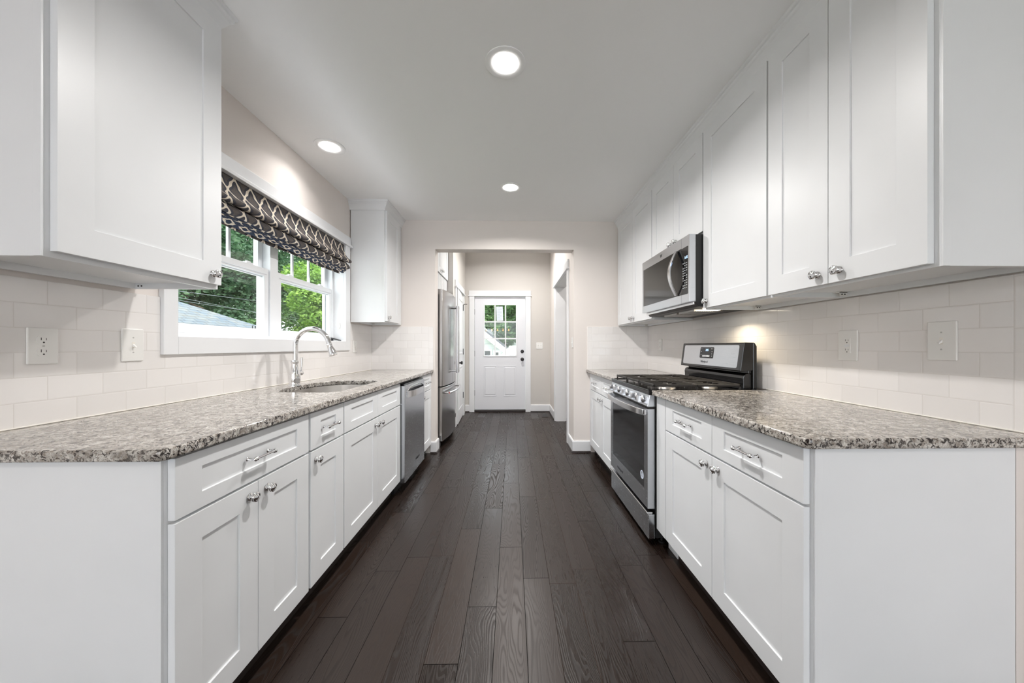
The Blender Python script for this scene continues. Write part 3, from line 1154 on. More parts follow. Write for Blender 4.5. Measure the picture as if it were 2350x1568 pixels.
# ------------------------------------------------------------------ wall plates
def plate(name, c, wall, w, h, kind, label, cat, group=None):
    """wall: 'L' faces +X, 'R' faces -X, 'B' faces -Y; c = centre on the wall surface"""
    c = Vector(c)
    if wall == 'L': U, N = Vector((0, 1, 0)), Vector((1, 0, 0))
    elif wall == 'R': U, N = Vector((0, -1, 0)), Vector((-1, 0, 0))
    else: U, N = Vector((1, 0, 0)), Vector((0, -1, 0))
    V = Vector((0, 0, 1))

    def bx(mb, u0, u1, v0, v1, n0, n1):
        p, q = c + U * u0 + V * v0 + N * n0, c + U * u1 + V * v1 + N * n1
        mb.box(p.x, q.x, p.y, q.y, p.z, q.z)

    def oct_(mb, u, v, r, hh, n0, n1, cut=0.5):
        pts = []
        for k in range(24):
            a = 2 * PI * k / 24
            pts.append((u + r * math.cos(a), v + max(-hh, min(hh, r * math.sin(a)))))
        A = [mb.bm.verts.new(c + U * p[0] + V * p[1] + N * n0) for p in pts]
        B = [mb.bm.verts.new(c + U * p[0] + V * p[1] + N * n1) for p in pts]
        for k in range(24):
            j = (k + 1) % 24
            mb.face([A[k], A[j], B[j], B[k]])
        mb.face(A[::-1]); mb.face(B)
    root = thing(name, c, label, cat, group)
    m = MB(); bx(m, -w / 2, w / 2, -h / 2, h / 2, 0.0003, 0.0065)
    m.build('cover_plate', 'wall_plastic', root, 0.003)
    if kind == 'outlet':
        for v in (0.0195, -0.0195):
            m = MB(); oct_(m, 0, v, 0.0175, 0.0140, 0.006, 0.0078)
            rc = m.build('receptacle', 'wall_plastic', root)
            m = MB(); bx(m, -0.0072, -0.0054, v - 0.001, v + 0.008, 0.0078, 0.0080); m.build('slot', 'slot_dark', rc)
            m = MB(); bx(m, 0.0054, 0.0068, v - 0.001, v + 0.0065, 0.0078, 0.0080); m.build('slot', 'slot_dark', rc)
            m = MB(); oct_(m, 0, v - 0.0078, 0.0025, 0.0025, 0.0078, 0.0080); m.build('ground_hole', 'slot_dark', rc)
        m = MB(); oct_(m, 0, 0, 0.003, 0.003, 0.006, 0.0076); m.build('screw', 'screw_white', root)
    elif kind == 'gfci':
        m = MB(); bx(m, -0.0165, 0.0165, -0.0335, 0.0335, 0.006, 0.0082)
        rc = m.build('receptacle', 'wall_plastic', root, 0.001)
        for v in (0.0215, -0.0205):
            m = MB(); bx(m, -0.0072, -0.0054, v - 0.001, v + 0.007, 0.0082, 0.0084); m.build('slot', 'slot_dark', rc)
            m = MB(); bx(m, 0.0054, 0.0068, v - 0.001, v + 0.0058, 0.0082, 0.0084); m.build('slot', 'slot_dark', rc)
            m = MB(); oct_(m, 0, v - 0.0078, 0.0023, 0.0023, 0.0082, 0.0084); m.build('ground_hole', 'slot_dark', rc)
        m = MB(); bx(m, -0.0095, 0.0095, -0.0045, 0.0, 0.0082, 0.0094); m.build('reset_button', 'trim_paint', rc, 0.0005)
        m = MB(); bx(m, -0.0095, 0.0095, 0.001, 0.0055, 0.0082, 0.0094); m.build('test_button', 'trim_paint', rc, 0.0005)
    else:
        for u in ((0,) if kind == 'toggle' else (-0.023, 0.023)):
            m = MB(); bx(m, u - 0.0052, u + 0.0052, -0.012, 0.012, 0.0062, 0.0072)
            m.build('switch_slot', 'caulk', root)
            m = MB()
            s = -1 if kind == 'toggle' else 1
            p = [(-0.004, 0.006), (0.004, 0.006)]
            A = [c + U * (u + a) + V * vv + N * nn for vv, nn in ((-0.005, 0.006), (0.005, 0.006)) for a in (-0.0042, 0.0042)]
            Bq = [c + U * (u + a) + V * (s * 0.010 + vv) + N * 0.019 for vv in (-0.003, 0.003) for a in (-0.0032, 0.0032)]
            m.hull8([A[0], A[1], A[3], A[2], Bq[0], Bq[1], Bq[3], Bq[2]])
            m.build('toggle', 'wall_plastic', root, 0.0008)
            for v in (-0.030, 0.030):
                m = MB(); oct_(m, u, v, 0.0028, 0.0028, 0.006, 0.0073); m.build('screw', 'screw_white', root)
    return root


plate('wall_outlet', (XL, 1.163, 1.181), 'L', 0.076, 0.120, 'outlet', 'white duplex outlet in the left tile, nearest the camera', 'outlet')
plate('light_switch', (XL, 1.432, 1.185), 'L', 0.080, 0.132, 'toggle', 'white toggle switch in the tile left of the window', 'switch')
plate('light_switch', (XL, 3.412, 1.178), 'L', 0.080, 0.120, 'toggle', 'white toggle switch in the tile under the far left upper cabinet', 'switch')
plate('wall_outlet', (XR, 1.528, 1.183), 'R', 0.088, 0.137, 'gfci', 'white rectangular test-button outlet in the right wall tile', 'outlet')
plate('light_switch', (XR, 1.187, 1.199), 'R', 0.084, 0.138, 'toggle', 'large white toggle switch in the right wall tile, nearest the camera', 'switch')
plate('wall_outlet', (XR, 3.50, 1.195), 'R', 0.075, 0.12, 'gfci', 'small white outlet in the right wall tile past the stove', 'outlet')
plate('light_switch', (0.49, YH, 1.19), 'B', 0.118, 0.118, 'double', 'white double switch plate on the far wall, right of the entry door', 'switch')
plate('light_switch', (OX1, 3.90, 1.225), 'R', 0.072, 0.12, 'toggle', 'white switch seen edge-on inside the right side of the passage', 'switch')
plate('wall_outlet', (HXL, 5.10, 0.36), 'L', 0.072, 0.12, 'outlet', 'white outlet low on the hall wall just past the fridge', 'outlet')

# ------------------------------------------------------------------ dishwasher
DWX, DY0, DY1 = -0.853, 2.762, 3.366
root = thing('dishwasher', (-1.16, (DY0 + DY1) / 2, 0), 'stainless steel dishwasher under the left worktop', 'dishwasher')
MB().box(-1.45, -0.905, DY0, DY1, 0.10, 0.885).build('tub_body', 'black_plastic', root)
MB().box(-1.45, -0.94, DY0, DY1, 0.0, 0.10).build('toe_panel', 'black_plastic', root)
b = MB().box(-0.903, DWX, DY0, DY1, 0.088, 0.866)
door = b.build('door', 'steel_horizontal', root, 0.004)
MB().box(-0.903, -0.865, DY0 + 0.01, DY1 - 0.01, 0.867, 0.878).build('control_strip', 'display_glass', root, 0.001)
# pocket handle: shallow bowl above a bowed grip
n = 22
p1, t1, p2 = [], [], []
for k in range(n + 1):
    s = k / n
    yy = DY0 + 0.045 + s * (DY1 - DY0 - 0.09)
    bow = (1 - (2 * s - 1) ** 4)
    p1.append((DWX + 0.002 + 0.034 * bow, yy, 0.790))
    p2.append(bow)
    t1.append((1, 0, 0))
b = MB().strip(p1, (0, 0, 0.052), t1, 0.004)
v0 = [b.bm.verts.new((p[0] - 0.001, p[1], 0.764)) for p in p1]
v1 = [b.bm.verts.new((DWX, p[1], 0.764 - 0.004)) for p in p1]
for k in range(n):
    b.face([v0[k], v0[k + 1], v1[k + 1], v1[k]])
b.build('handle', 'steel_handle', door, smooth=True, angle=40)
# arched top rim of the pocket
pts = []
for k in range(n + 1):
    s = k / n
    pts.append((DWX + 0.002, DY0 + 0.045 + s * (DY1 - DY0 - 0.09), 0.808 + 0.036 * (1 - (2 * s - 1) ** 4)))
MB().tube(pts, 0.004, 8).build('pocket_rim', 'steel_handle', door, smooth=True)
text_part('brand_lettering', 'Whirlpool', 0.030, 'lettering_dark', (DWX + 0.0003, DY1 - 0.24, 0.185), (0, 1, 0), (0, 0, 1), door)

# ------------------------------------------------------------------ gas range
RY0, RY1 = 2.024, 2.786
RXF = 0.800
root = thing('gas_range', (1.13, (RY0 + RY1) / 2, 0), 'freestanding stainless steel gas stove with black cooktop in the right counter run', 'stove')
b = MB()
b.box(0.848, 1.452, RY0, RY1, 0.045, 0.900)
b.build('body', 'black_plastic', root, 0.002)
for yy in (RY0 + 0.04, RY1 - 0.04):
    for xx in (0.90, 1.40):
        MB().lathe([(0.018, 0), (0.018, 0.01), (0.008, 0.012), (0.008, 0.046)], (xx, yy, 0.0), 2, 12).build('foot', 'black_plastic', root)
# oven door
b = MB()
gy0, gy1, gz0, gz1 = RY0 + 0.055, RY1 - 0.055, 0.320, 0.760
dz0, dz1 = 0.220, 0.808
xa, xb = RXF, 0.844
b.box(xa, xb, RY0, gy0, dz0, dz1)
b.box(xa, xb, gy1, RY1, dz0, dz1)
b.box(xa, xb, gy0, gy1, dz0, gz0)
b.box(xa, xb, gy0, gy1, gz1, dz1)
door = b.build('oven_door', 'steel_horizontal', root, 0.0)
box('door_glass', 'oven_glass', xa + 0.0015, xa + 0.03, gy0 + 0.0005, gy1 - 0.0005, gz0 + 0.0005, gz1 - 0.0005, door)
pts, tv = [], []
n = 22
for k in range(n + 1):
    s = k / n
    yy = RY0 + 0.012 + s * (RY1 - RY0 - 0.024)
    bow = math.sin(PI * s) ** 0.55 if 0 < s < 1 else 0
    pts.append((xa - 0.020 - 0.038 * bow, yy, 0.788))
    tv.append((1, 0, 0))
b = MB().strip(pts, (0, 0, 0.036), tv, 0.012)
for yy in (RY0 + 0.012, RY1 - 0.030):
    b.box(xa - 0.024, xa + 0.0, yy, yy + 0.018, 0.772, 0.804)
b.build('oven_handle', 'steel_handle', door, 0.002, smooth=True, angle=35)
text_part('brand_lettering', 'Whirlpool', 0.034, 'lettering_dark', (xa - 0.0002, RY1 - 0.235, 0.268), (0, -1, 0), (0, 0, 1), door)
b = MB().lathe([(0.026, 0), (0.026, 0.0008)], (xa + 0.0015, RY0 + 0.093, 0.388), 0, 28, -1)
stk = b.build('round_sticker', 'paper', door, label='round white sticker')
b = MB()
for z in (0.376, 0.384, 0.392):
    b.box(xa + 0.0002, xa + 0.0006, RY0 + 0.079, RY0 + 0.107, z, z + 0.003)
b.lathe([(0.007, 0), (0.007, 0.0005)], (xa + 0.0007, RY0 + 0.093, 0.402), 0, 16, -1)
b.build('sticker_print', 'lettering_dark', stk)
# storage drawer
b = MB().box(xa + 0.004, 0.844, RY0, RY1, 0.040, 0.185)
dr = b.build('storage_drawer', 'steel_horizontal', root, 0.003)
MB().box(xa - 0.006, xa + 0.03, RY0, RY1, 0.186, 0.200).build('drawer_lip', 'steel_handle', dr, 0.003)
# control panel, leaning back a little, with five knobs
b = MB().prism([(0.797, 0.822), (0.850, 0.822), (0.850, 0.893), (0.812, 0.893)], 1, RY0, RY1)
cp = b.build('control_panel', 'steel_horizontal', root, 0.003)
MB().box(0.815, 0.850, RY0 + 0.01, RY1 - 0.01, 0.8085, 0.821).build('vent_slot', 'slot_dark', root)
for i, f in enumerate((0.115, 0.255, 0.50, 0.745, 0.885)):
    yy = RY0 + (RY1 - RY0) * f
    c = (0.8035, yy, 0.858)
    b = MB().lathe([(0.024, 0.0), (0.024, 0.006), (0.019, 0.010), (0.0175, 0.014)], c, 0, 24, -1)
    b.box(c[0] - 0.038, c[0] - 0.008, yy - 0.0085, yy + 0.0085, c[2] - 0.021, c[2] + 0.021)
    b.build('burner_knob', 'steel_handle', cp, 0.002, smooth=True, angle=35)
# cooktop
b = MB()
b.box(0.806, 1.45, RY0, RY1, 0.894, 0.916)
b.box(0.806, 0.822, RY0, RY1, 0.916, 0.922)
b.box(0.822, 1.45, RY0, RY0 + 0.012, 0.916, 0.922)
b.box(0.822, 1.45, RY1 - 0.012, RY1, 0.916, 0.922)
ct = b.build('cooktop', 'black_enamel', root, 0.002)
burn = [(0.98, RY0 + 0.155, 0.042), (1.26, RY0 + 0.155, 0.032), (1.12, (RY0 + RY1) / 2, 0.048), (0.98, RY1 - 0.155, 0.042), (1.26, RY1 - 0.155, 0.032)]
for x, y, r_ in burn:
    b = MB().lathe([(r_ + 0.014, 0), (r_ + 0.010, 0.006), (r_ + 0.002, 0.008), (r_ + 0.001, 0.014)], (x, y, 0.916), 2, 28)
    bb = b.build('burner', 'steel_sink', ct, smooth=True)
    MB().lathe([(r_, 0.0), (r_ + 0.002, 0.004), (r_ - 0.004, 0.009), (0.004, 0.010)], (x, y, 0.930), 2, 28).build('burner_cap', 'cast_iron', bb, smooth=True)
GX0, GX1 = 0.842, 1.370
w = (RY1 - RY0 - 0.03) / 3
for g in range(3):
    y0 = RY0 + 0.015 + g * w + 0.002
    y1 = RY0 + 0.015 + (g + 1) * w - 0.002
    b = MB()
    t_, zt, zb = 0.0105, 0.9525, 0.938

    def bar(x0, x1, y0_, y1_, zz=zb):
        b.box(x0, x1, y0_, y1_, zz, zt)
    bar(GX0, GX1, y0, y0 + t_); bar(GX0, GX1, y1 - t_, y1)
    bar(GX0, GX0 + t_, y0, y1); bar(GX1 - t_, GX1, y0, y1)
    bar((GX0 + GX1) / 2 - t_ / 2, (GX0 + GX1) / 2 + t_ / 2, y0, y1)
    ym = (y0 + y1) / 2
    q = (y1 - y0) / 4
    for yy in (y0 + q, ym, y1 - q):
        bar(GX0, GX0 + 0.105, yy - t_ / 2, yy + t_ / 2)
        bar(GX0 + 0.165, (GX0 + GX1) / 2 + 0.10, yy - t_ / 2, yy + t_ / 2)
        bar((GX0 + GX1) / 2 + 0.16, GX1, yy - t_ / 2, yy + t_ / 2)
    for xx in (GX0, GX1 - t_, (GX0 + GX1) / 2 - t_ / 2):
        for yy in (y0, y1 - t_):
            b.box(xx, xx + t_, yy, yy + t_, 0.916, zb)
    b.build('grate', 'cast_iron', ct, 0.0025)
# backguard
BG0, BG1 = 2.066, 2.826
BG0, BG1 = RY0 + 0.030, RY1 + 0.004
b = MB()
b.prism([(1.452, 0.90), (1.476, 0.90), (1.476, 1.180), (1.462, 1.203), (1.452, 1.203)], 1, BG0, BG1)
b.prism([(1.400, 0.917), (1.452, 0.917), (1.452, 1.012), (1.418, 1.012), (1.404, 1.004), (1.398, 0.985), (1.40, 0.96)], 1, BG0 + 0.012, BG1 - 0.012)
b.prism([(1.430, 1.012), (1.452, 1.012), (1.452, 1.04), (1.430, 1.04)], 1, BG0 + 0.012, BG1 - 0.012)
b.build('riser', 'black_enamel', root, 0.004)
b = MB().prism([(1.374, 1.030), (1.380, 1.026), (1.4525, 1.034), (1.4525, 1.203), (1.402, 1.2035), (1.397, 1.200)], 1, BG0, BG1)
bg = b.build('backguard', 'black_enamel', root, 0.003)


def bgx(z, off=0.0):
    return 1.374 + (z - 1.030) / 0.17 * 0.023 - off


b = MB()
y0, y1, z0, z1 = BG0 + 0.035, BG1 - 0.035, 1.046, 1.188
pts = rrect(y0, y1, z0, z1, 0.014, 5)
A = [b.bm.verts.new((bgx(z, 0.0018), y, z)) for y, z in pts]
B = [b.bm.verts.new((bgx(z, -0.004), y, z)) for y, z in pts]
for k in range(len(pts)):
    j = (k + 1) % len(pts)
    b.face([A[k], A[j], B[j], B[k]])
b.face(A)
fp = b.build('face_panel', 'steel_horizontal', bg)
b = MB()
pts = rrect(2.352, 2.520, 1.096, 1.174, 0.010, 4)
A = [b.bm.verts.new((bgx(z, 0.0032), y, z)) for y, z in pts]
B = [b.bm.verts.new((bgx(z, -0.002), y, z)) for y, z in pts]
for k in range(len(pts)):
    j = (k + 1) % len(pts)
    b.face([A[k], A[j], B[j], B[k]])
b.face(A)
dm = b.build('clock_panel', 'display_glass', bg)
tilt = Vector((0.023, 0, 0.17)).normalized()
text_part('clock_digits', '3:15', 0.021, 'display_blue', (bgx(1.153, 0.0034), 2.432, 1.153), (0, -1, 0), tilt, dm)
b = MB()
for k in range(6):
    yy = 2.395 + k * 0.0155
    b.hull8([(bgx(z, 0.0036 if n_ else 0.003), y, z) for n_ in (0, 1) for (y, z) in ((yy, 1.105), (yy + 0.011, 1.105), (yy + 0.011, 1.117), (yy, 1.117))])
for yy, zz in ((2.500, 1.160), (2.485, 1.160), (2.500, 1.140), (2.500, 1.117), (2.362, 1.160), (2.377, 1.160), (2.366, 1.140), (2.366, 1.125), (2.366, 1.110)):
    b.hull8([(bgx(z, 0.0036 if n_ else 0.003), y, z) for n_ in (0, 1) for (y, z) in ((yy, zz), (yy + 0.006, zz), (yy + 0.006, zz + 0.004), (yy, zz + 0.004))])
b.build('button_labels', 'lettering_light', dm)
text_part('brand_lettering', 'Whirlpool', 0.022, 'lettering_dark', (bgx(1.072, 0.0020), 2.455, 1.070), (0, -1, 0), tilt, bg)

# ------------------------------------------------------------------ microwave
MY0, MY1, MZ0, MZ1, MX = 2.094, 2.857, 1.455, 1.870, 1.085
root = thing('microwave', (1.30, (MY0 + MY1) / 2, 1.42), 'stainless steel over-the-range microwave with bowed handle, above the stove', 'microwave')
b = MB().prism([(1.124, MZ0), (1.145, 1.425), (1.505, 1.415), (1.505, 1.868), (1.124, 1.868)], 1, MY0, MY1)
b.build('body', 'black_plastic', root, 0.002)
spl = 2.196                 # split between door and control side
wy0, wy1, wz0, wz1 = 2.240, MY1 - 0.022, 1.508, 1.806
b = MB()
b.box(MX, 1.1235, spl, wy0, MZ0, MZ1); b.box(MX, 1.1235, wy1, MY1, MZ0, MZ1)
b.box(MX, 1.1235, wy0, wy1, MZ0, wz0); b.box(MX, 1.1235, wy0, wy1, wz1, MZ1)
dr = b.build('door', 'steel_horizontal', root)
box('window', 'micro_glass', MX + 0.001, MX + 0.02, wy0, wy1, wz0, wz1, dr)
b = MB().box(MX - 0.0005, MX + 0.01, spl + 0.001, wy0 + 0.002, wz0, wz1)
b.build('door_edge', 'display_glass', dr)
b = MB().box(MX, 1.1235, MY0, spl - 0.0015, MZ0, MZ1)
cs = b.build('control_side', 'steel_horizontal', root, 0.001)
box('control_glass', 'display_glass', MX - 0.0012, MX + 0.002, MY0 + 0.018, spl - 0.002, 1.506, 1.802, cs, 0.0)
text_part('clock_digits', '3:15', 0.022, 'display_blue', (MX - 0.0013, 2.132, 1.735), (0, -1, 0), (0, 0, 1), cs)
b = MB()
for r_ in range(11):
    zz = 1.700 - r_ * 0.0155
    for c_ in range(3):
        if (r_ * 3 + c_) % 7 == 5: continue
        yy = 2.120 + c_ * 0.022
        b.box(MX - 0.0016, MX - 0.0011, yy, yy + 0.010, zz, zz + 0.0045)
b.build('button_labels', 'lettering_light', cs)
pts, tv = [], []
n = 20
for k in range(n + 1):
    s = k / n
    zz = 1.512 + s * 0.290
    pts.append((MX - 0.008 - 0.048 * math.sin(PI * s), 2.246 + 0.0, zz))
    dx = -0.048 * PI * math.cos(PI * s)
    nn = Vector((0.29, 0, -dx)).normalized()
    tv.append(nn)
MB().strip(pts, (0, 0.028, 0), tv, 0.012).build('handle', 'steel_handle', dr, 0.002, smooth=True, angle=35)
text_part('brand_lettering', 'W', 0.030, 'lettering_dark', (MX - 0.0002, 2.50, 1.838), (0, -1, 0), (0, 0, 1), dr, shear=0.2)
b = MB().box(MX + 0.03, 1.1235, MY0 + 0.01, MY1 - 0.01, 1.438, 1.4545)
b.build('bottom_grille', 'steel_handle', root, 0.002)
for y0_, y1_ in ((MY0 + 0.16, MY0 + 0.37), (MY0 + 0.40, MY0 + 0.61)):
    b = MB()
    b.box(1.20, 1.392, y0_, y1_, 1.414, 1.4235)
    for k in range(16):
        b.box(1.20 + k * 0.012, 1.207 + k * 0.012, y0_ + .004, y1_ - .004, 1.411, 1.4145)
    b.build('grease_filter', 'steel_sink', root)
MB().box(1.24, 1.34, MY0 + 0.035, MY0 + 0.135, 1.413, 1.419).build('light_lens', 'hood_lamp', root)
lt = area_light('lamp', (0, 0, 0), (0, 0, 0), 0.08, 0.08, 1.5, (1.0, 0.85, 0.62), math.radians(150))
lt.parent = root
lt.location = Vector((1.36, MY0 + 0.085, 1.409)) - WP[root]
lt.rotation_euler = (0, math.radians(14), 0)

# ------------------------------------------------------------------ fridge
FY0, FY1, FXE, FZ0, FZ1 = 4.02, 4.928, -0.812, 0.075, 1.845
root = thing('refrigerator', (-1.2, (FY0 + FY1) / 2, 0), 'stainless french-door refrigerator in the alcove past the passage', 'refrigerator')
MB().box(-1.66, -0.90, FY0 + 0.004, FY1 - 0.004, 0.03, 1.80).build('case', 'steel_vertical', root, 0.003)
for yy in (FY0 + 0.03, FY1 - 0.06):
    MB().box(-0.90, -0.845, yy, yy + 0.03, 0.0, 0.05).build('foot', 'rubber_grey', root, 0.004)
    MB().box(-1.6, -1.56, yy, yy + 0.03, 0.0, 0.032).build('foot', 'rubber_grey', root, 0.004)
MB().box(-0.93, -0.86, FY0 + 0.02, FY1 - 0.02, 0.03, 0.075).build('kick_grille', 'black_plastic', root)


def fbow(y):
    s = (y - FY0) / (FY1 - FY0)
    return FXE + 0.045 * (1 - (2 * s - 1) ** 2)


def fdoor(name, y0, y1, z0, z1):
    pts = [(-0.897, y0), (-0.897, y1)]
    n = 12
    for k in range(n + 1):
        y = y1 + (y0 - y1) * k / n
        pts.append((fbow(y), y))
    return MB().prism(pts, 2, z0, z1).build(name, 'steel_vertical', root, 0.004, smooth=True, angle=25)


ymid = (FY0 + FY1) / 2
ZS = 0.70
dl = fdoor('door', FY0, ymid - 0.003, ZS + 0.012, FZ1)
dr_ = fdoor('door', ymid + 0.003, FY1, ZS + 0.012, FZ1)
fz = fdoor('freezer_drawer', FY0, FY1, FZ0, ZS)
MB().box(-0.90, -0.85, FY0 + 0.01, FY1 - 0.01, ZS, ZS + 0.012).build('door_gasket', 'slot_dark', root)
for dd, yy in ((dl, ymid - 0.045), (dr_, ymid + 0.045)):
    x = fbow(yy) + 0.062
    b = MB()
    b.tube([(x, yy, 0.84), (x, yy, 1.70)], 0.0135, 14)
    for zz in (0.865, 1.675):
        b.tube([(fbow(yy) - 0.004, yy, zz), (x, yy, zz)], 0.010, 12)
        b.tube([(x, yy, zz - 0.012), (x, yy, zz + 0.012)], 0.0165, 14)
    b.build('handle', 'steel_handle', dd, smooth=True, angle=50)
pts = []
for k in range(17):
    y = FY0 + 0.06 + (FY1 - FY0 - 0.12) * k / 16
    pts.append((fbow(y) + 0.060, y, 0.632))
b = MB().tube(pts, 0.0135, 14)
for y in (FY0 + 0.085, FY1 - 0.085):
    b.tube([(fbow(y) - 0.004, y, 0.632), (fbow(y) + 0.06, y, 0.632)], 0.011, 12)
hh = b.build('handle', 'steel_handle', fz, smooth=True, angle=50)
MB().lathe([(0.008, 0), (0.008, 0.0015)], (pts[0][0], pts[0][1] - 0.0005, 0.632), 1, 16, -1).build('handle_medallion', 'red_enamel', hh, label='red end medallion')
box('badge', 'steel_handle', fbow(4.78) - 0.001, fbow(4.78) + 0.003, 4.745, 4.81, 0.20, 0.255, fz, 0.001)

# ------------------------------------------------------------------ recessed lights
LR = 0.061


def downlight(x, y, z, label, group, power=None, spread=math.radians(156)):
    root = thing('recessed_light', (x, y, z), label, 'ceiling light', group)
    b = MB().lathe([(0.0985, -0.0005), (0.0985, -0.004), (0.094, -0.0055), (0.066, -0.003), (0.0615, 0.0), (0.0615, -0.0003)], (x, y, z), 2, 40)
    bmesh.ops.delete(b.bm, geom=[f for f in b.bm.faces if len(f.verts) > 4], context='FACES_ONLY')
    b.build('trim_ring', 'ceiling_paint', root, smooth=True)
    b = MB().lathe([(LR, -0.0005), (LR - 0.001, -0.0045), (LR * 0.6, -0.0052), (0.001, -0.0056)], (x, y, z), 2, 32)
    b.build('lens', 'lamp_lens', root)
    lt = area_light('lamp', (0, 0, -0.0075), (0, 0, 0), LR * 1.88, 0, power or LAMP_W, LAMP_COL, spread, 'DISK')
    lt.parent = root
    return root


root = thing('chandelier', (-0.6, -1.5, 1.80), 'linear black chandelier with bare warm bulbs hanging behind the camera', 'chandelier')
b = MB()
b.box(-1.10, -0.10, -1.51, -1.49, 1.93, 1.95)
b.tube([(-0.95, -1.5, 1.95), (-0.95, -1.5, CE)], 0.005, 8)
b.tube([(-0.25, -1.5, 1.95), (-0.25, -1.5, CE)], 0.005, 8)
b.build('bar', 'black_hardware', root)
for k in range(5):
    x = -1.05 + 0.225 * k
    MB().lathe([(0.017, 0), (0.017, 0.04)], (x, -1.5, 1.892), 2, 12).build('socket', 'black_hardware', root)
    MB().lathe([(0.002, -0.0), (0.022, 0.012), (0.032, 0.04), (0.024, 0.08), (0.014, 0.105)], (x, -1.5, 1.786), 2, 16).build('bulb', 'bulb_glow', root, smooth=True)

G = 'recessed ceiling lights of the kitchen'
downlight(-0.034, 1.695, CE, 'largest recessed ceiling light, mid-ceiling nearest the camera', G)
downlight(-1.272, 2.430, CE, 'recessed ceiling light close to the left wall above the window', G, 1.5, math.radians(135))
downlight(-0.016, 3.023, CE, 'small-looking recessed ceiling light in front of the passage header', G)
GR = 'added fill lights of the unseen living room behind the camera'  # unseen ceiling lamps, added as fill from behind the camera
for x, y in ((-1.6, -1.6), (1.6, -1.6)):
    downlight(x, y, CE, 'added recessed fill light of the unseen room behind the camera', GR, 8.0)
downlight(0.0, 5.1, HC, 'added unseen recessed light brightening the entry hall, above the header', None, 16.0)  # out-of-view lamp put in to brighten the hall
downlight(2.0, 4.8, HC, 'added unseen recessed light brightening the side room', None, 12.0)  # likewise added, lights the side room from out of view

# ------------------------------------------------------------------ kitchen window
wr = sroot('window_1', (XLW, (WY0 + WY1) / 2, WZ0), 'white double-hung twin window over the sink')
XC0, XC1 = XLW, -1.530
b = MB().box(XC0, XC1, 1.546, WY0, 1.143, WZ1)
b.build('casing', 'trim_paint', wr, 0.002)
b = MB().box(XC0, XC1, WY1, 3.293, 1.143, WZ1)
b.build('casing', 'trim_paint', wr, 0.002)
b = MB().box(XC0, XC1, WY0, WY1, 1.143, WZ0)
b.build('apron_casing', 'trim_paint', wr, 0.002)
b = MB().box(XC0, XC1 + 0.002, 1.537, 3.302, WZ1, 2.205)
b.box(XC0, XC1 + 0.016, 1.525, 3.314, WZ1 - 0.006, WZ1 + 0.014)
b.build('head_casing', 'trim_paint', wr, 0.002)
XJ = -1.645
b = MB()
b.box(XJ - 0.09, XLW + 0.003, WY1, WY1 + 0.014, WZ0, WZ1)
b.box(XJ - 0.09, XLW + 0.003, WY0 - 0.014, WY0, WZ0, WZ1)
b.box(XJ - 0.09, XLW + 0.003, WY0, WY1, WZ1, WZ1 + 0.014)
b.build('jamb', 'trim_paint', wr)
b = MB().box(XJ - 0.02, XLW + 0.003, WY0, WY1, WZ0 - 0.014, WZ0 + 0.002)
b.build('sill', 'trim_paint', wr, 0.002)
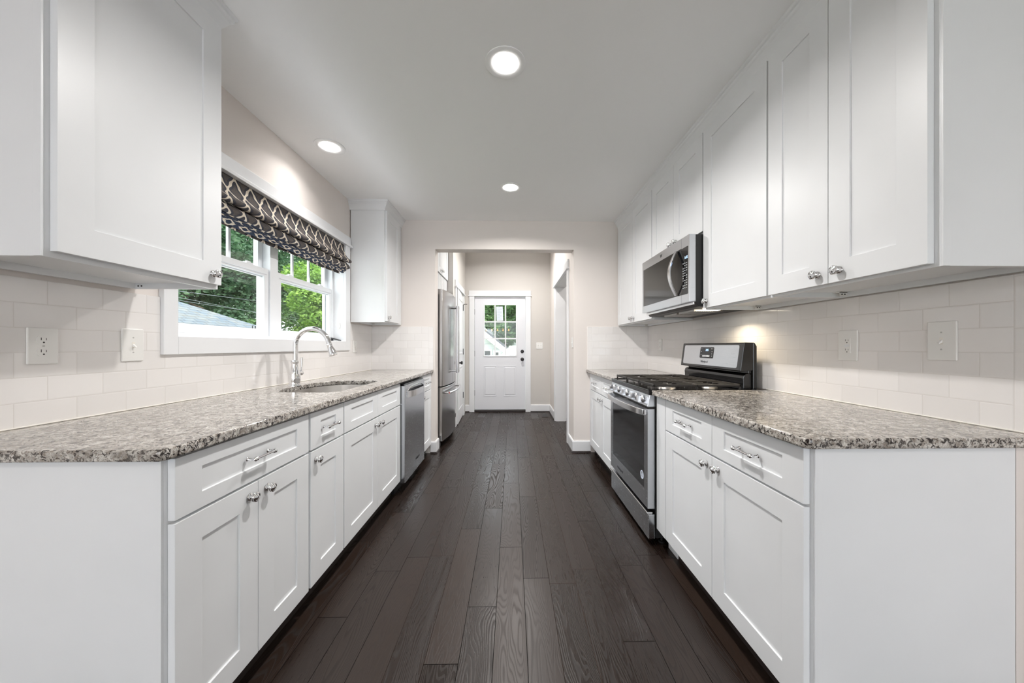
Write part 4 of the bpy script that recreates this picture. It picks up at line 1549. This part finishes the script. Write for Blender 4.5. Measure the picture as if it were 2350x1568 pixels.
# vinyl frame
MA, MBY = 2.368, 2.455
b = MB()
b.box(XJ - 0.09, XJ, WY0, WY0 + 0.022, WZ0, WZ1)
b.box(XJ - 0.09, XJ, WY1 - 0.022, WY1, WZ0, WZ1)
b.box(XJ - 0.09, XJ, WY0, WY1, WZ0, WZ0 + 0.022)
b.box(XJ - 0.09, XJ, WY0, WY1, WZ1 - 0.022, WZ1)
b.box(XJ - 0.09, XJ + 0.004, MA + 0.004, MBY - 0.004, WZ0, WZ1)
for k in (0.25, 0.6):
    b.box(XJ - 0.06, XJ - 0.052, WY1 - 0.030, WY1 - 0.022, WZ0, WZ1)
b.build('frame', 'vinyl_white', wr, 0.0015)
for (ya, yb) in ((WY0 + 0.022, MA), (MBY, WY1 - 0.022)):
    # lower sash
    x0, x1 = XJ - 0.036, XJ - 0.004
    zb, zt = WZ0 + 0.022, 1.700
    st, rb, rt = 0.040, 0.046, 0.052
    b = MB()
    b.box(x0, x1, ya, ya + st, zb, zt); b.box(x0, x1, yb - st, yb, zb, zt)
    b.box(x0, x1, ya + st, yb - st, zb, zb + rb); b.box(x0, x1, ya + st, yb - st, zt - rt, zt)
    b.box(x0, x1 + 0.008, ya + 0.02, yb - 0.02, zt - rt + 0.012, zt - rt + 0.018)
    b.box(x0 + 0.004, x0 + 0.016, ya + st - 0.001, yb - st + 0.001, zt - rt - 0.008, zt - rt)
    sh = b.build('lower_sash', 'vinyl_white', wr, 0.002)
    box('glass_pane', 'window_glass', x0 + 0.009, x0 + 0.013, ya + st, yb - st, zb + rb, zt - rt, sh)
    for yy in (ya + 0.16, yb - 0.16):
        b = MB()
        b.box(x0 - 0.0, x1 - 0.004, yy - 0.028, yy + 0.028, zt, zt + 0.010)
        b.box(x0 + 0.008, x1 - 0.01, yy - 0.016, yy + 0.016, zt + 0.010, zt + 0.018)
        b.build('sash_lock', 'vinyl_white', sh, 0.002)
    for yy in (ya + 0.045 + (0.0 if ya < 2 else 0.04),) if ya > 2 else (ya + 0.10, yb - 0.11):
        zz = zb + rb
        b = MB()
        b.tube([(x0 + 0.015, yy - 0.012, zz), (x0 + 0.015, yy - 0.012, zz + 0.018), (x0 + 0.015, yy + 0.012, zz + 0.018), (x0 + 0.015, yy + 0.012, zz)], 0.0025, 6)
        b.build('sash_latch', 'black_hardware', sh)
    # upper sash further out
    x0, x1 = XJ - 0.078, XJ - 0.046
    zb, zt = 1.655, WZ1 - 0.022
    b = MB()
    b.box(x0, x1, ya, ya + st, zb, zt); b.box(x0, x1, yb - st, yb, zb, zt)
    b.box(x0, x1, ya + st, yb - st, zb, zb + 0.035); b.box(x0, x1, ya + st, yb - st, zt - 0.04, zt)
    sh = b.build('upper_sash', 'vinyl_white', wr, 0.002)
    box('glass_pane', 'window_glass', x0 + 0.012, x0 + 0.016, ya + st, yb - st, zb + 0.035, zt - 0.04, sh)
    b = MB()
    L = (yb - ya - 2 * st)
    for f in (1 / 3, 2 / 3):
        yy = ya + st + L * f
        b.box(x0 + 0.007, x0 + 0.021, yy - 0.009, yy + 0.009, zb + 0.035, zt - 0.04)
    b.build('grille_bars', 'vinyl_white', sh)

# cord cleat on the right jamb
b = MB()
b.box(-1.594, -1.580, WY1 - 0.006, WY1 - 0.0002, 1.340, 1.396)
b.box(-1.592, -1.582, WY1 - 0.016, WY1 - 0.005, 1.344, 1.352)
b.box(-1.592, -1.582, WY1 - 0.016, WY1 - 0.005, 1.384, 1.392)
tag(b.build('cord_cleat', 'wall_plastic', None, 0.002), 'small white cord cleat screwed to the right window jamb', 'cleat')
# black gadget lying on the sill
root = thing('hand_tool', (-1.60, 3.165, WZ0 + 0.002), 'small black flat gadget lying tilted on the right end of the window sill', 'gadget')
b = MB()
b.hull8([(-1.638, 3.14, WZ0 + .026), (-1.562, 3.14, WZ0 + .003), (-1.562, 3.185, WZ0 + .003), (-1.638, 3.185, WZ0 + .026),
         (-1.638, 3.14, WZ0 + .034), (-1.562, 3.14, WZ0 + .011), (-1.562, 3.185, WZ0 + .011), (-1.638, 3.185, WZ0 + .034)])
b.build('body', 'black_hardware', root, 0.003)
MB().box(-1.634, -1.629, 3.145, 3.155, WZ0 + 0.002, WZ0 + 0.028).build('foot', 'black_hardware', root, 0.001)

# ------------------------------------------------------------------ roman blind
random.seed(4)


def cloth(name, prof, y0, y1, mat, parent, amp=0.006, thick=0.003, ny=70, v0=0.0, ph=0.0, ins=0.0):
    # resample profile smoothly (Catmull-Rom)
    P = [Vector((p[0], p[1])) for p in prof]
    pts = []
    for i in range(len(P) - 1):
        p0, p1, p2, p3 = P[max(i - 1, 0)], P[i], P[i + 1], P[min(i + 2, len(P) - 1)]
        for k in range(6):
            s = k / 6
            pts.append(0.5 * ((2 * p1) + (-p0 + p2) * s + (2 * p0 - 5 * p1 + 4 * p2 - p3) * s * s + (-p0 + 3 * p1 - 3 * p2 + p3) * s ** 3))
    pts.append(P[-1])
    L = [0.0]
    for a, b_ in zip(pts, pts[1:]):
        L.append(L[-1] + (b_ - a).length)
    bm = bmesh.new()
    uvl = bm.loops.layers.uv.new('UVMap')
    grid = []
    for j in range(ny + 1):
        y = y0 + (y1 - y0) * j / ny
        row = []
        for i, p in enumerate(pts):
            f = L[i] / L[-1]
            w = amp * math.sin(y * 9.0 + f * 4 + ph) * f + 0.5 * amp * math.sin(y * 23 + f * 9 + ph * 2) * f
            sag = -0.006 * math.sin(PI * (y - y0) / (y1 - y0)) * f
            row.append(bm.verts.new((p.x + w, y, p.y + sag + 0.4 * w)))
        grid.append(row)
    for j in range(ny):
        for i in range(len(pts) - 1):
            f = bm.faces.new([grid[j][i], grid[j + 1][i], grid[j + 1][i + 1], grid[j][i + 1]])
            for lp, (a, c) in zip(f.loops, ((j, i), (j + 1, i), (j + 1, i + 1), (j, i + 1))):
                lp[uvl].uv = (y0 + (y1 - y0) * a / ny, v0 - L[c])
    mb = MB(); mb.bm.free(); mb.bm = bm
    o = mb.build(name, mat, parent, smooth=True, recalc=True, angle=80)
    md = o.modifiers.new('thickness', 'SOLIDIFY')
    md.thickness = thick
    md.offset = -1
    return o


SY_0, SY_1 = 1.620, 3.198
root = thing('roman_blind', (-1.55, (SY_0 + SY_1) / 2, 1.84), 'folded-up roman blind in charcoal and cream trellis fabric at the window top', 'window blind')
MB().box(-1.60, -1.548, SY_0, SY_1, 2.085, 2.112).build('head_rail', 'trim_paint', root, 0.002)
cloth('upper_fold', [(-1.546, 2.110), (-1.544, 2.07), (-1.535, 2.03), (-1.515, 1.995), (-1.492, 1.975), (-1.478, 1.962), (-1.480, 1.948), (-1.498, 1.944), (-1.53, 1.955)],
      SY_0, SY_1, 'blind_fabric', root, 0.005)
cloth('lower_fold', [(-1.545, 1.965), (-1.525, 1.948), (-1.505, 1.930), (-1.494, 1.912), (-1.494, 1.896), (-1.508, 1.886), (-1.54, 1.888)],
      SY_0 + 0.004, SY_1 + 0.0, 'blind_fabric', root, 0.006, ph=1.3, v0=0.07)
z = 1.896
for k in range(4):
    cloth('lining_fold', [(-1.57, z), (-1.535 + 0.002 * k, z - 0.003), (-1.511 - 0.006 * k, z - 0.009), (-1.517 - 0.006 * k, z - 0.017), (-1.545, z - 0.014)],
          SY_0 + 0.006 + 0.004 * k, SY_1 - 0.004 - 0.012 * k, 'blind_lining', root, 0.006, thick=0.002, ph=0.7 * k, v0=0.013 * k)
    z -= 0.012
cloth('bottom_hem', [(-1.552, 1.870), (-1.553, 1.855), (-1.554, 1.832)], SY_0 + 0.02, SY_1 - 0.07, 'blind_fabric', root, 0.004, v0=0.02)

# ------------------------------------------------------------------ entry door
dr = sroot('door_1', ((DX0 + DX1) / 2, YH, 0), 'white half-glazed entry door with nine panes')
YD = YH + 0.022        # inner face of the slab
sx0, sx1, sz0, sz1 = -0.677, 0.236, 0.043, 2.075
lx0, lx1, lz0, lz1 = -0.500, 0.066, 1.015, 1.925
b = MB()
b.box(sx0, lx0, YD, YD + 0.044, sz0, sz1); b.box(lx1, sx1, YD, YD + 0.044, sz0, sz1)
b.box(lx0, lx1, YD, YD + 0.044, sz0, lz0); b.box(lx0, lx1, YD, YD + 0.044, lz1, sz1)
slab_ = b.build('slab', 'door_paint', dr)
b = MB()
b.box(lx0 - .022, lx0, YD - 0.010, YD, lz0 - .022, lz1 + .022); b.box(lx1, lx1 + .022, YD - 0.010, YD, lz0 - .022, lz1 + .022)
b.box(lx0, lx1, YD - 0.010, YD, lz0 - .022, lz0); b.box(lx0, lx1, YD - 0.010, YD, lz1, lz1 + .022)
b.build('glazing_frame', 'trim_paint', slab_, 0.003)
b = MB()
for k in (1, 2):
    x = lx0 + (lx1 - lx0) * k / 3
    b.box(x - 0.011, x + 0.011, YD - 0.004, YD + 0.014, lz0, lz1)
    z = lz0 + (lz1 - lz0) * k / 3
    b.box(lx0, lx1, YD - 0.0035, YD + 0.0135, z - 0.011, z + 0.011)
b.build('muntins', 'trim_paint', slab_)
box('glass_pane', 'window_glass', lx0, lx1, YD + 0.018, YD + 0.023, lz0, lz1, slab_)
for px0, px1 in ((-0.514, -0.286), (-0.158, 0.070)):
    b = MB()
    pz0, pz1 = 0.280, 0.828
    w = 0.012
    for x0, x1, z0, z1 in ((px0, px1, pz0, pz0 + w), (px0, px1, pz1 - w, pz1), (px0, px0 + w, pz0 + w, pz1 - w), (px1 - w, px1, pz0 + w, pz1 - w)):
        b.box(x0, x1, YD - 0.005, YD, z0, z1)
    b.build('panel_molding', 'door_paint', slab_, 0.002)
    b = MB()
    m = 0.036
    b.hull8([(px0 + .018, YD, pz0 + .018), (px1 - .018, YD, pz0 + .018), (px1 - m, YD - .006, pz0 + m), (px0 + m, YD - .006, pz0 + m),
             (px0 + .018, YD, pz1 - .018), (px1 - .018, YD, pz1 - .018), (px1 - m, YD - .006, pz1 - m), (px0 + m, YD - .006, pz1 - m)])
    b.build('raised_panel', 'door_paint', slab_)
for zz, nm in ((1.088, 'deadbolt'), (0.946, 'door_knob')):
    b = MB()
    if nm == 'deadbolt':
        b.lathe([(0.030, 0), (0.030, 0.006), (0.024, 0.012), (0.014, 0.014)], (0.180, YD, zz), 1, 24, -1)
        b.box(0.177, 0.183, YD - 0.034, YD - 0.012, zz - 0.013, zz + 0.013)
    else:
        b.lathe([(0.032, 0), (0.032, 0.006), (0.014, 0.010), (0.012, 0.03), (0.022, 0.038), (0.027, 0.050), (0.025, 0.060), (0.015, 0.066)], (0.180, YD, zz), 1, 24, -1)
    b.build(nm, 'black_hardware', slab_, smooth=True, angle=45)
for zz in (0.34, 1.05, 1.80):
    MB().lathe([(0.006, -0.05), (0.006, 0.05)], (sx0 - 0.003, YD - 0.004, zz), 2, 10).build('hinge', 'rubber_grey', dr)
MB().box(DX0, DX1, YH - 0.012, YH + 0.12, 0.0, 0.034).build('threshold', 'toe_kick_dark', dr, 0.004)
b = MB()
b.box(DX0, sx0 - 0.003, YH, YH + 0.12, 0.034, DZ); b.box(sx1 + 0.003, DX1, YH, YH + 0.12, 0.034, DZ)
b.build('jamb', 'trim_paint', dr)
for x0, x1 in ((DX0 - 0.088, DX0 + 0.004), (DX1 - 0.004, DX1 + 0.088)):
    MB().box(x0, x1, YH - 0.018, YH, 0, DZ).build('casing', 'trim_paint', dr, 0.002)
b = MB().box(DX0 - 0.092, DX1 + 0.092, YH - 0.020, YH, DZ, DZ + 0.098)
b.box(DX0 - 0.104, DX1 + 0.104, YH - 0.032, YH, DZ - 0.004, DZ + 0.014)
b.build('head_casing', 'trim_paint', dr, 0.002)
root = thing('notice_sheet', (-0.23, YD + 0.0175, 1.65), 'white printed sheet taped to the top middle pane of the entry door', 'paper')
b = MB().hull8([(-0.282, YD + .0172, 1.640), (-0.165, YD + .0172, 1.644), (-0.165, YD + .0178, 1.644), (-0.282, YD + .0178, 1.640),
                (-0.290, YD + .0172, 1.898), (-0.174, YD + .0172, 1.900), (-0.174, YD + .0178, 1.900), (-0.290, YD + .0178, 1.898)])
b.build('sheet', 'paper', root)
b = MB()
for k in range(15):
    z = 1.885 - k * 0.0155
    b.box(-0.272, -0.272 + (0.085 if k % 4 else 0.05), YD + .0168, YD + .0171, z - 0.002, z + 0.001)
b.build('printed_lines', 'printed_grey', root)

# ------------------------------------------------------------------ pantry door in the hall's left wall
pr_ = sroot('door_2', (HXL, 5.53, 0), 'white two-panel pantry door standing slightly ajar')
a = math.radians(2.2)
hy, L = 5.888, 0.712


def pd(t_, off):      # point on the slab: t_ along from the hinge, off outwards
    return (HXL + 0.004 + math.sin(a) * t_ + math.cos(a) * off, hy - math.cos(a) * t_ + math.sin(a) * off)


def pbox(mb, t0, t1, o0, o1, z0, z1):
    c_ = [pd(t0, o0), pd(t1, o0), pd(t1, o1), pd(t0, o1)]
    mb.hull8([(x, y, z) for z in (z0, z1) for x, y in c_])


b = MB(); pbox(b, 0, L, -0.035, 0.0, 0.012, 2.045)
ps = b.build('slab', 'trim_paint', pr_, 0.0015)
for z0, z1 in ((0.20, 0.86), (1.06, 1.92)):
    b = MB()
    for t0, t1, za, zb in ((0.10, L - 0.10, z0, z0 + .014), (0.10, L - 0.10, z1 - .014, z1), (0.10, 0.114, z0 + .014, z1 - .014), (L - 0.114, L - 0.10, z0 + .014, z1 - .014)):
        pbox(b, t0, t1, 0.0, 0.006, za, zb)
    pbox(b, 0.15, L - 0.15, 0.0, 0.005, z0 + 0.05, z1 - 0.05)
    b.build('panel_molding', 'trim_paint', ps, 0.002)
kx, ky = pd(L - 0.06, 0)
MB().lathe([(0.031, 0), (0.031, 0.006), (0.013, 0.010), (0.011, 0.032), (0.021, 0.038), (0.027, 0.050), (0.024, 0.062), (0.012, 0.066)], (kx, ky, 0.93), 0, 20, 1).build(
    'door_knob', 'black_hardware', ps, smooth=True, angle=45)
for zz in (0.353, 1.09, 1.835):
    MB().box(HXL + 0.0, HXL + 0.014, hy - 0.004, hy + 0.020, zz - 0.05, zz + 0.05).build('hinge', 'black_hardware', pr_, 0.001)
MB().tube([(HXL + 0.008, hy + 0.01, 1.885), (HXL + 0.03, hy + 0.01, 1.895), (HXL + 0.075, hy + 0.005, 1.895)], 0.005, 8).build('hinge_stop', 'black_hardware', pr_, smooth=True)
for y0, y1 in ((5.06, 5.155), (5.905, 5.995)):
    MB().box(HXL, HXL + 0.018, y0, y1, 0, 2.06).build('casing', 'trim_paint', pr_, 0.002)
b = MB().box(HXL, HXL + 0.02, 5.055, 6.0, 2.06, 2.16)
b.box(HXL, HXL + 0.032, 5.045, 6.012, 2.056, 2.074)
b.build('head_casing', 'trim_paint', pr_, 0.002)

# floor register
root = thing('floor_register', (0.545, 5.86, 0), 'small dark slotted floor register near the far hall wall', 'floor vent')
b = MB().box(0.49, 0.60, 5.72, 6.0, 0.0, 0.005)
b.build('frame', 'toe_kick_dark', root, 0.002)
b = MB()
for k in range(9):
    b.box(0.502, 0.588, 5.735 + k * 0.029, 5.746 + k * 0.029, 0.005, 0.0062)
b.build('slots', 'lettering_dark', root)

# ------------------------------------------------------------------ outside
GZ = -0.9
struct(box('ground', 'lawn', -60, 60, 6.6, 90, GZ - 0.2, GZ))
struct(box('ground_side', 'lawn', -60, -3.6, -30, 6.6, GZ - 0.2, GZ))

# neighbour's garage left of the house
root = thing('garage', (-11, 3.0, GZ), 'neighbouring building with a grey-blue shingled hip roof outside the kitchen window', 'building')
bm = bmesh.new()
uvl = bm.loops.layers.uv.new('UVMap')
c0 = [(-7, 10.9, 1.45), (-7, -6, 1.45), (-15, -6, 1.45), (-15, 10.9, 1.45)]
r0, r1 = (-11, 4.6, 3.75), (-11, -0.5, 3.75)


def rf(poly, ud, vd):
    vs = [bm.verts.new(p) for p in poly]
    f = bm.faces.new(vs)
    for lp in f.loops:
        lp[uvl].uv = (Vector(ud).dot(lp.vert.co), Vector(vd).normalized().dot(lp.vert.co))


rf([c0[0], r0, r1, c0[1]], (0, 1, 0), (-4, 0, 2.3))
rf([c0[3], c0[2], r1, r0], (0, 1, 0), (4, 0, 2.3))
rf([c0[0], c0[3], r0], (1, 0, 0), (0, -6.3, 2.3))
rf([c0[1], r1, c0[2]], (1, 0, 0), (0, 5.5, 2.3))
mb = MB(); mb.bm.free(); mb.bm = bm
o = mb.build('roof', 'roof_shingles', root)
md = o.modifiers.new('thickness', 'SOLIDIFY'); md.thickness = 0.08
MB().box(-14.6, -7.4, -5.6, 10.5, GZ, 1.55).build('walls', 'clapboard', root)

# white clapboard house seen through the entry door
root = thing('house', (-3.2, 13.0, GZ), 'white clapboard house with a gable end, seen through the entry door panes', 'house')
b = MB().prism([(-5.8, GZ), (-0.42, GZ), (-0.42, 1.20), (-3.1, 3.35), (-5.8, 1.20)], 1, 12.0, 17.0)
hw = b.build('walls', 'clapboard', root)
b = MB()
for (xa_, za_, xb_, zb_) in ((-3.1, 3.46, -0.20, 1.10), (-3.1, 3.46, -6.0, 1.10)):
    dx, dz = xb_ - xa_, zb_ - za_
    ln = math.hypot(dx, dz)
    nx, nz = -dz / ln, dx / ln
    if nz < 0: nx, nz = -nx, -nz
    b.prism([(xa_, za_), (xb_, zb_), (xb_ + nx * .05, zb_ + nz * .05), (xa_ + nx * .05, za_ + nz * .05)], 1, 11.65, 17.2)
b.build('roof', 'lettering_dark', root)
b = MB()
for (xa_, za_, xb_, zb_) in ((-3.1, 3.45, -0.20, 1.09), (-3.1, 3.45, -6.0, 1.09)):
    b.prism([(xa_, za_), (xb_, zb_), (xb_, zb_ - .20), (xa_, za_ - .20)], 1, 11.60, 11.66)
b.build('bargeboard', 'trim_paint', root)
for x0, x1, z0, z1 in ((-0.98, -0.76, 0.55, 1.02), (-0.60, -0.48, 0.70, 0.97)):
    b = MB().box(x0 - .06, x1 + .06, 11.95, 11.999, z0 - .06, z1 + .06)
    wf = b.build('window', 'trim_paint', root)
    MB().box(x0, x1, 11.94, 11.952, z0, z1).build('pane', 'oven_glass', wf)
root = thing('house', (2.0, 19.0, GZ), 'second clapboard house standing farther right behind the garden tree', 'house')
MB().box(-1.2, 6.0, 17.6, 22, GZ, 1.55).build('walls', 'clapboard', root)
b = MB().prism([(17.3, 1.5), (22.3, 1.5), (19.8, 2.15)], 0, -1.5, 6.3)
b.build('roof', 'roof_shingles', root)

import numpy as np
rng = np.random.default_rng(7)


def tree(x, y, h, r, mat, label, n=9000, leaf=0.16, cz=None, squash=0.8, trunk=0.16, blobs=26, low=0.25):
    root = thing('tree', (x, y, GZ), label, 'tree', None)
    zc = GZ + h * (1 - squash * 0.5) if cz is None else cz
    rz = h * squash * 0.5
    # foliage blobs spread through the crown
    cen, rad = [], []
    for k in range(blobs):
        v = rng.normal(size=3); v /= np.linalg.norm(v)
        q = rng.uniform(0.25, 0.85)
        cen.append((x + v[0] * r * q, y + v[1] * r * q, zc + v[2] * rz * q))
        rad.append(rng.uniform(0.24, 0.42) * r)
    cen = np.array(cen); rad = np.array(rad)
    idx = rng.integers(0, blobs, n)
    d = rng.normal(size=(n, 3)); d /= np.linalg.norm(d, axis=1)[:, None]
    sh = rng.uniform(0.55, 1.05, n) ** 0.6
    P = cen[idx] + d * (rad[idx] * sh)[:, None] * np.array([1, 1, 0.75])
    P = P[P[:, 2] > GZ + low]
    n = len(P)
    a = rng.normal(size=(n, 3)); a[:, 2] *= 0.45; a /= np.linalg.norm(a, axis=1)[:, None]
    c = np.cross(a, rng.normal(size=(n, 3))); c /= np.linalg.norm(c, axis=1)[:, None]
    s = leaf * rng.uniform(0.6, 1.25, n)[:, None]
    V = np.empty((n, 4, 3))
    V[:, 0] = P - a * s * 0.6
    V[:, 1] = P + c * s * 0.34
    V[:, 2] = P + a * s * 0.6
    V[:, 3] = P - c * s * 0.34
    V = V.reshape(-1, 3) - np.array([x, y, GZ])
    me = bpy.data.meshes.new('foliage')
    me.vertices.add(4 * n); me.vertices.foreach_set('co', V.ravel())
    me.loops.add(4 * n); me.loops.foreach_set('vertex_index', np.arange(4 * n, dtype=np.int32))
    me.polygons.add(n); me.polygons.foreach_set('loop_start', np.arange(0, 4 * n, 4, dtype=np.int32))
    me.update()
    me.materials.append(M[mat])
    f = bpy.data.objects.new('foliage', me); COL.objects.link(f); f.parent = root
    b = MB()
    b.tube([(x, y, GZ), (x + 0.05, y, GZ + h * 0.3), (x - 0.05, y, zc)], [trunk, trunk * 0.8, trunk * 0.5], 10)
    for k in range(0, min(blobs, 12)):
        p = cen[k]
        z0 = GZ + h * 0.32 + 0.05 * k
        b.tube([(x, y, z0), ((x + p[0]) / 2, (y + p[1]) / 2, (z0 + p[2]) / 2 + 0.3), tuple(p)], [trunk * 0.42, trunk * 0.28, trunk * 0.1], 7)
    b.build('trunk', 'bark', root, smooth=True)
    return root


tree(-8.6, 17.2, 6.9, 2.4, 'leaf_bright', 'bright yellow-green tree in the right kitchen window, nearest of the trees', 26000, 0.13, squash=0.95, blobs=40)
tree(-15.5, 16.5, 11.5, 3.6, 'leaf_dark', 'tall dark green tree left of the bright tree in the kitchen window', 34000, 0.18, squash=0.95, blobs=46)
tree(-12.0, 25.0, 13.5, 4.4, 'leaf_green', 'tall tree rising behind the bright yellow-green tree', 34000, 0.2, squash=0.95, blobs=46)
tree(-22.5, 17.5, 12.5, 4.6, 'leaf_green', 'large tree behind the garage roof on the far left of the kitchen window', 30000, 0.22, squash=0.95, blobs=40)
tree(-21.5, 27.5, 16.0, 5.6, 'leaf_dark', 'big dark tree in the back row seen through the left sash', 30000, 0.26, squash=0.95, blobs=46)
tree(-14.5, 36.5, 17.5, 6.6, 'leaf_dark', 'big dark tree in the back row behind the right sash', 30000, 0.28, squash=0.95, blobs=46)
tree(-11.6, 13.6, 3.9, 1.9, 'leaf_green', 'low bushy tree just past the garage roof', 20000, 0.13, squash=1.0, blobs=36)
tree(-33.0, 28.0, 14.0, 6.0, 'leaf_dark', 'dark tree farthest left behind the garage', 20000, 0.3, squash=0.95)
tree(-25.0, 41.0, 17.0, 6.5, 'leaf_green', 'distant tall tree between the two dark trees of the back row', 24000, 0.3, squash=0.95, blobs=40)
tree(-6.5, 27.5, 9.0, 3.4, 'leaf_dark', 'dark tree at the right edge of the kitchen window view', 22000, 0.2, squash=0.95, blobs=40)
tree(0.55, 14.3, 4.6, 1.45, 'leaf_green', 'green garden tree in front of the farther house, seen through the door', 16000, 0.12, squash=0.62, blobs=34)
tree(-1.9, 26.0, 8.2, 3.0, 'leaf_green', 'tree above the gable of the near house, seen through the door', 24000, 0.18, squash=0.95, blobs=40)
tree(3.9, 30.0, 9.5, 3.6, 'leaf_dark', 'dark tree at the back of the entry door view', 22000, 0.2, squash=0.95, blobs=40)

for k, (za_, zb_) in enumerate(((3.07, 2.87), (2.91, 2.85), (3.20, 3.36))):
    dz = (zb_ - za_) / 4.1
    b = MB()
    pts = [(-12.0 + 0.3 * k, y, za_ + dz * (y - 12.4) - 0.12 * math.sin(PI * (y + 10) / 50)) for y in np.linspace(-10, 40, 30)]
    b.tube([tuple(map(float, p)) for p in pts], 0.007, 6)
    tag(b.build('overhead_cable', 'wire_white', None), ('lowest' if k == 1 else 'middle' if k == 0 else 'topmost') + ' of the thin pale cables crossing behind the garage roof', 'cable')

# nothing below: the scene is complete
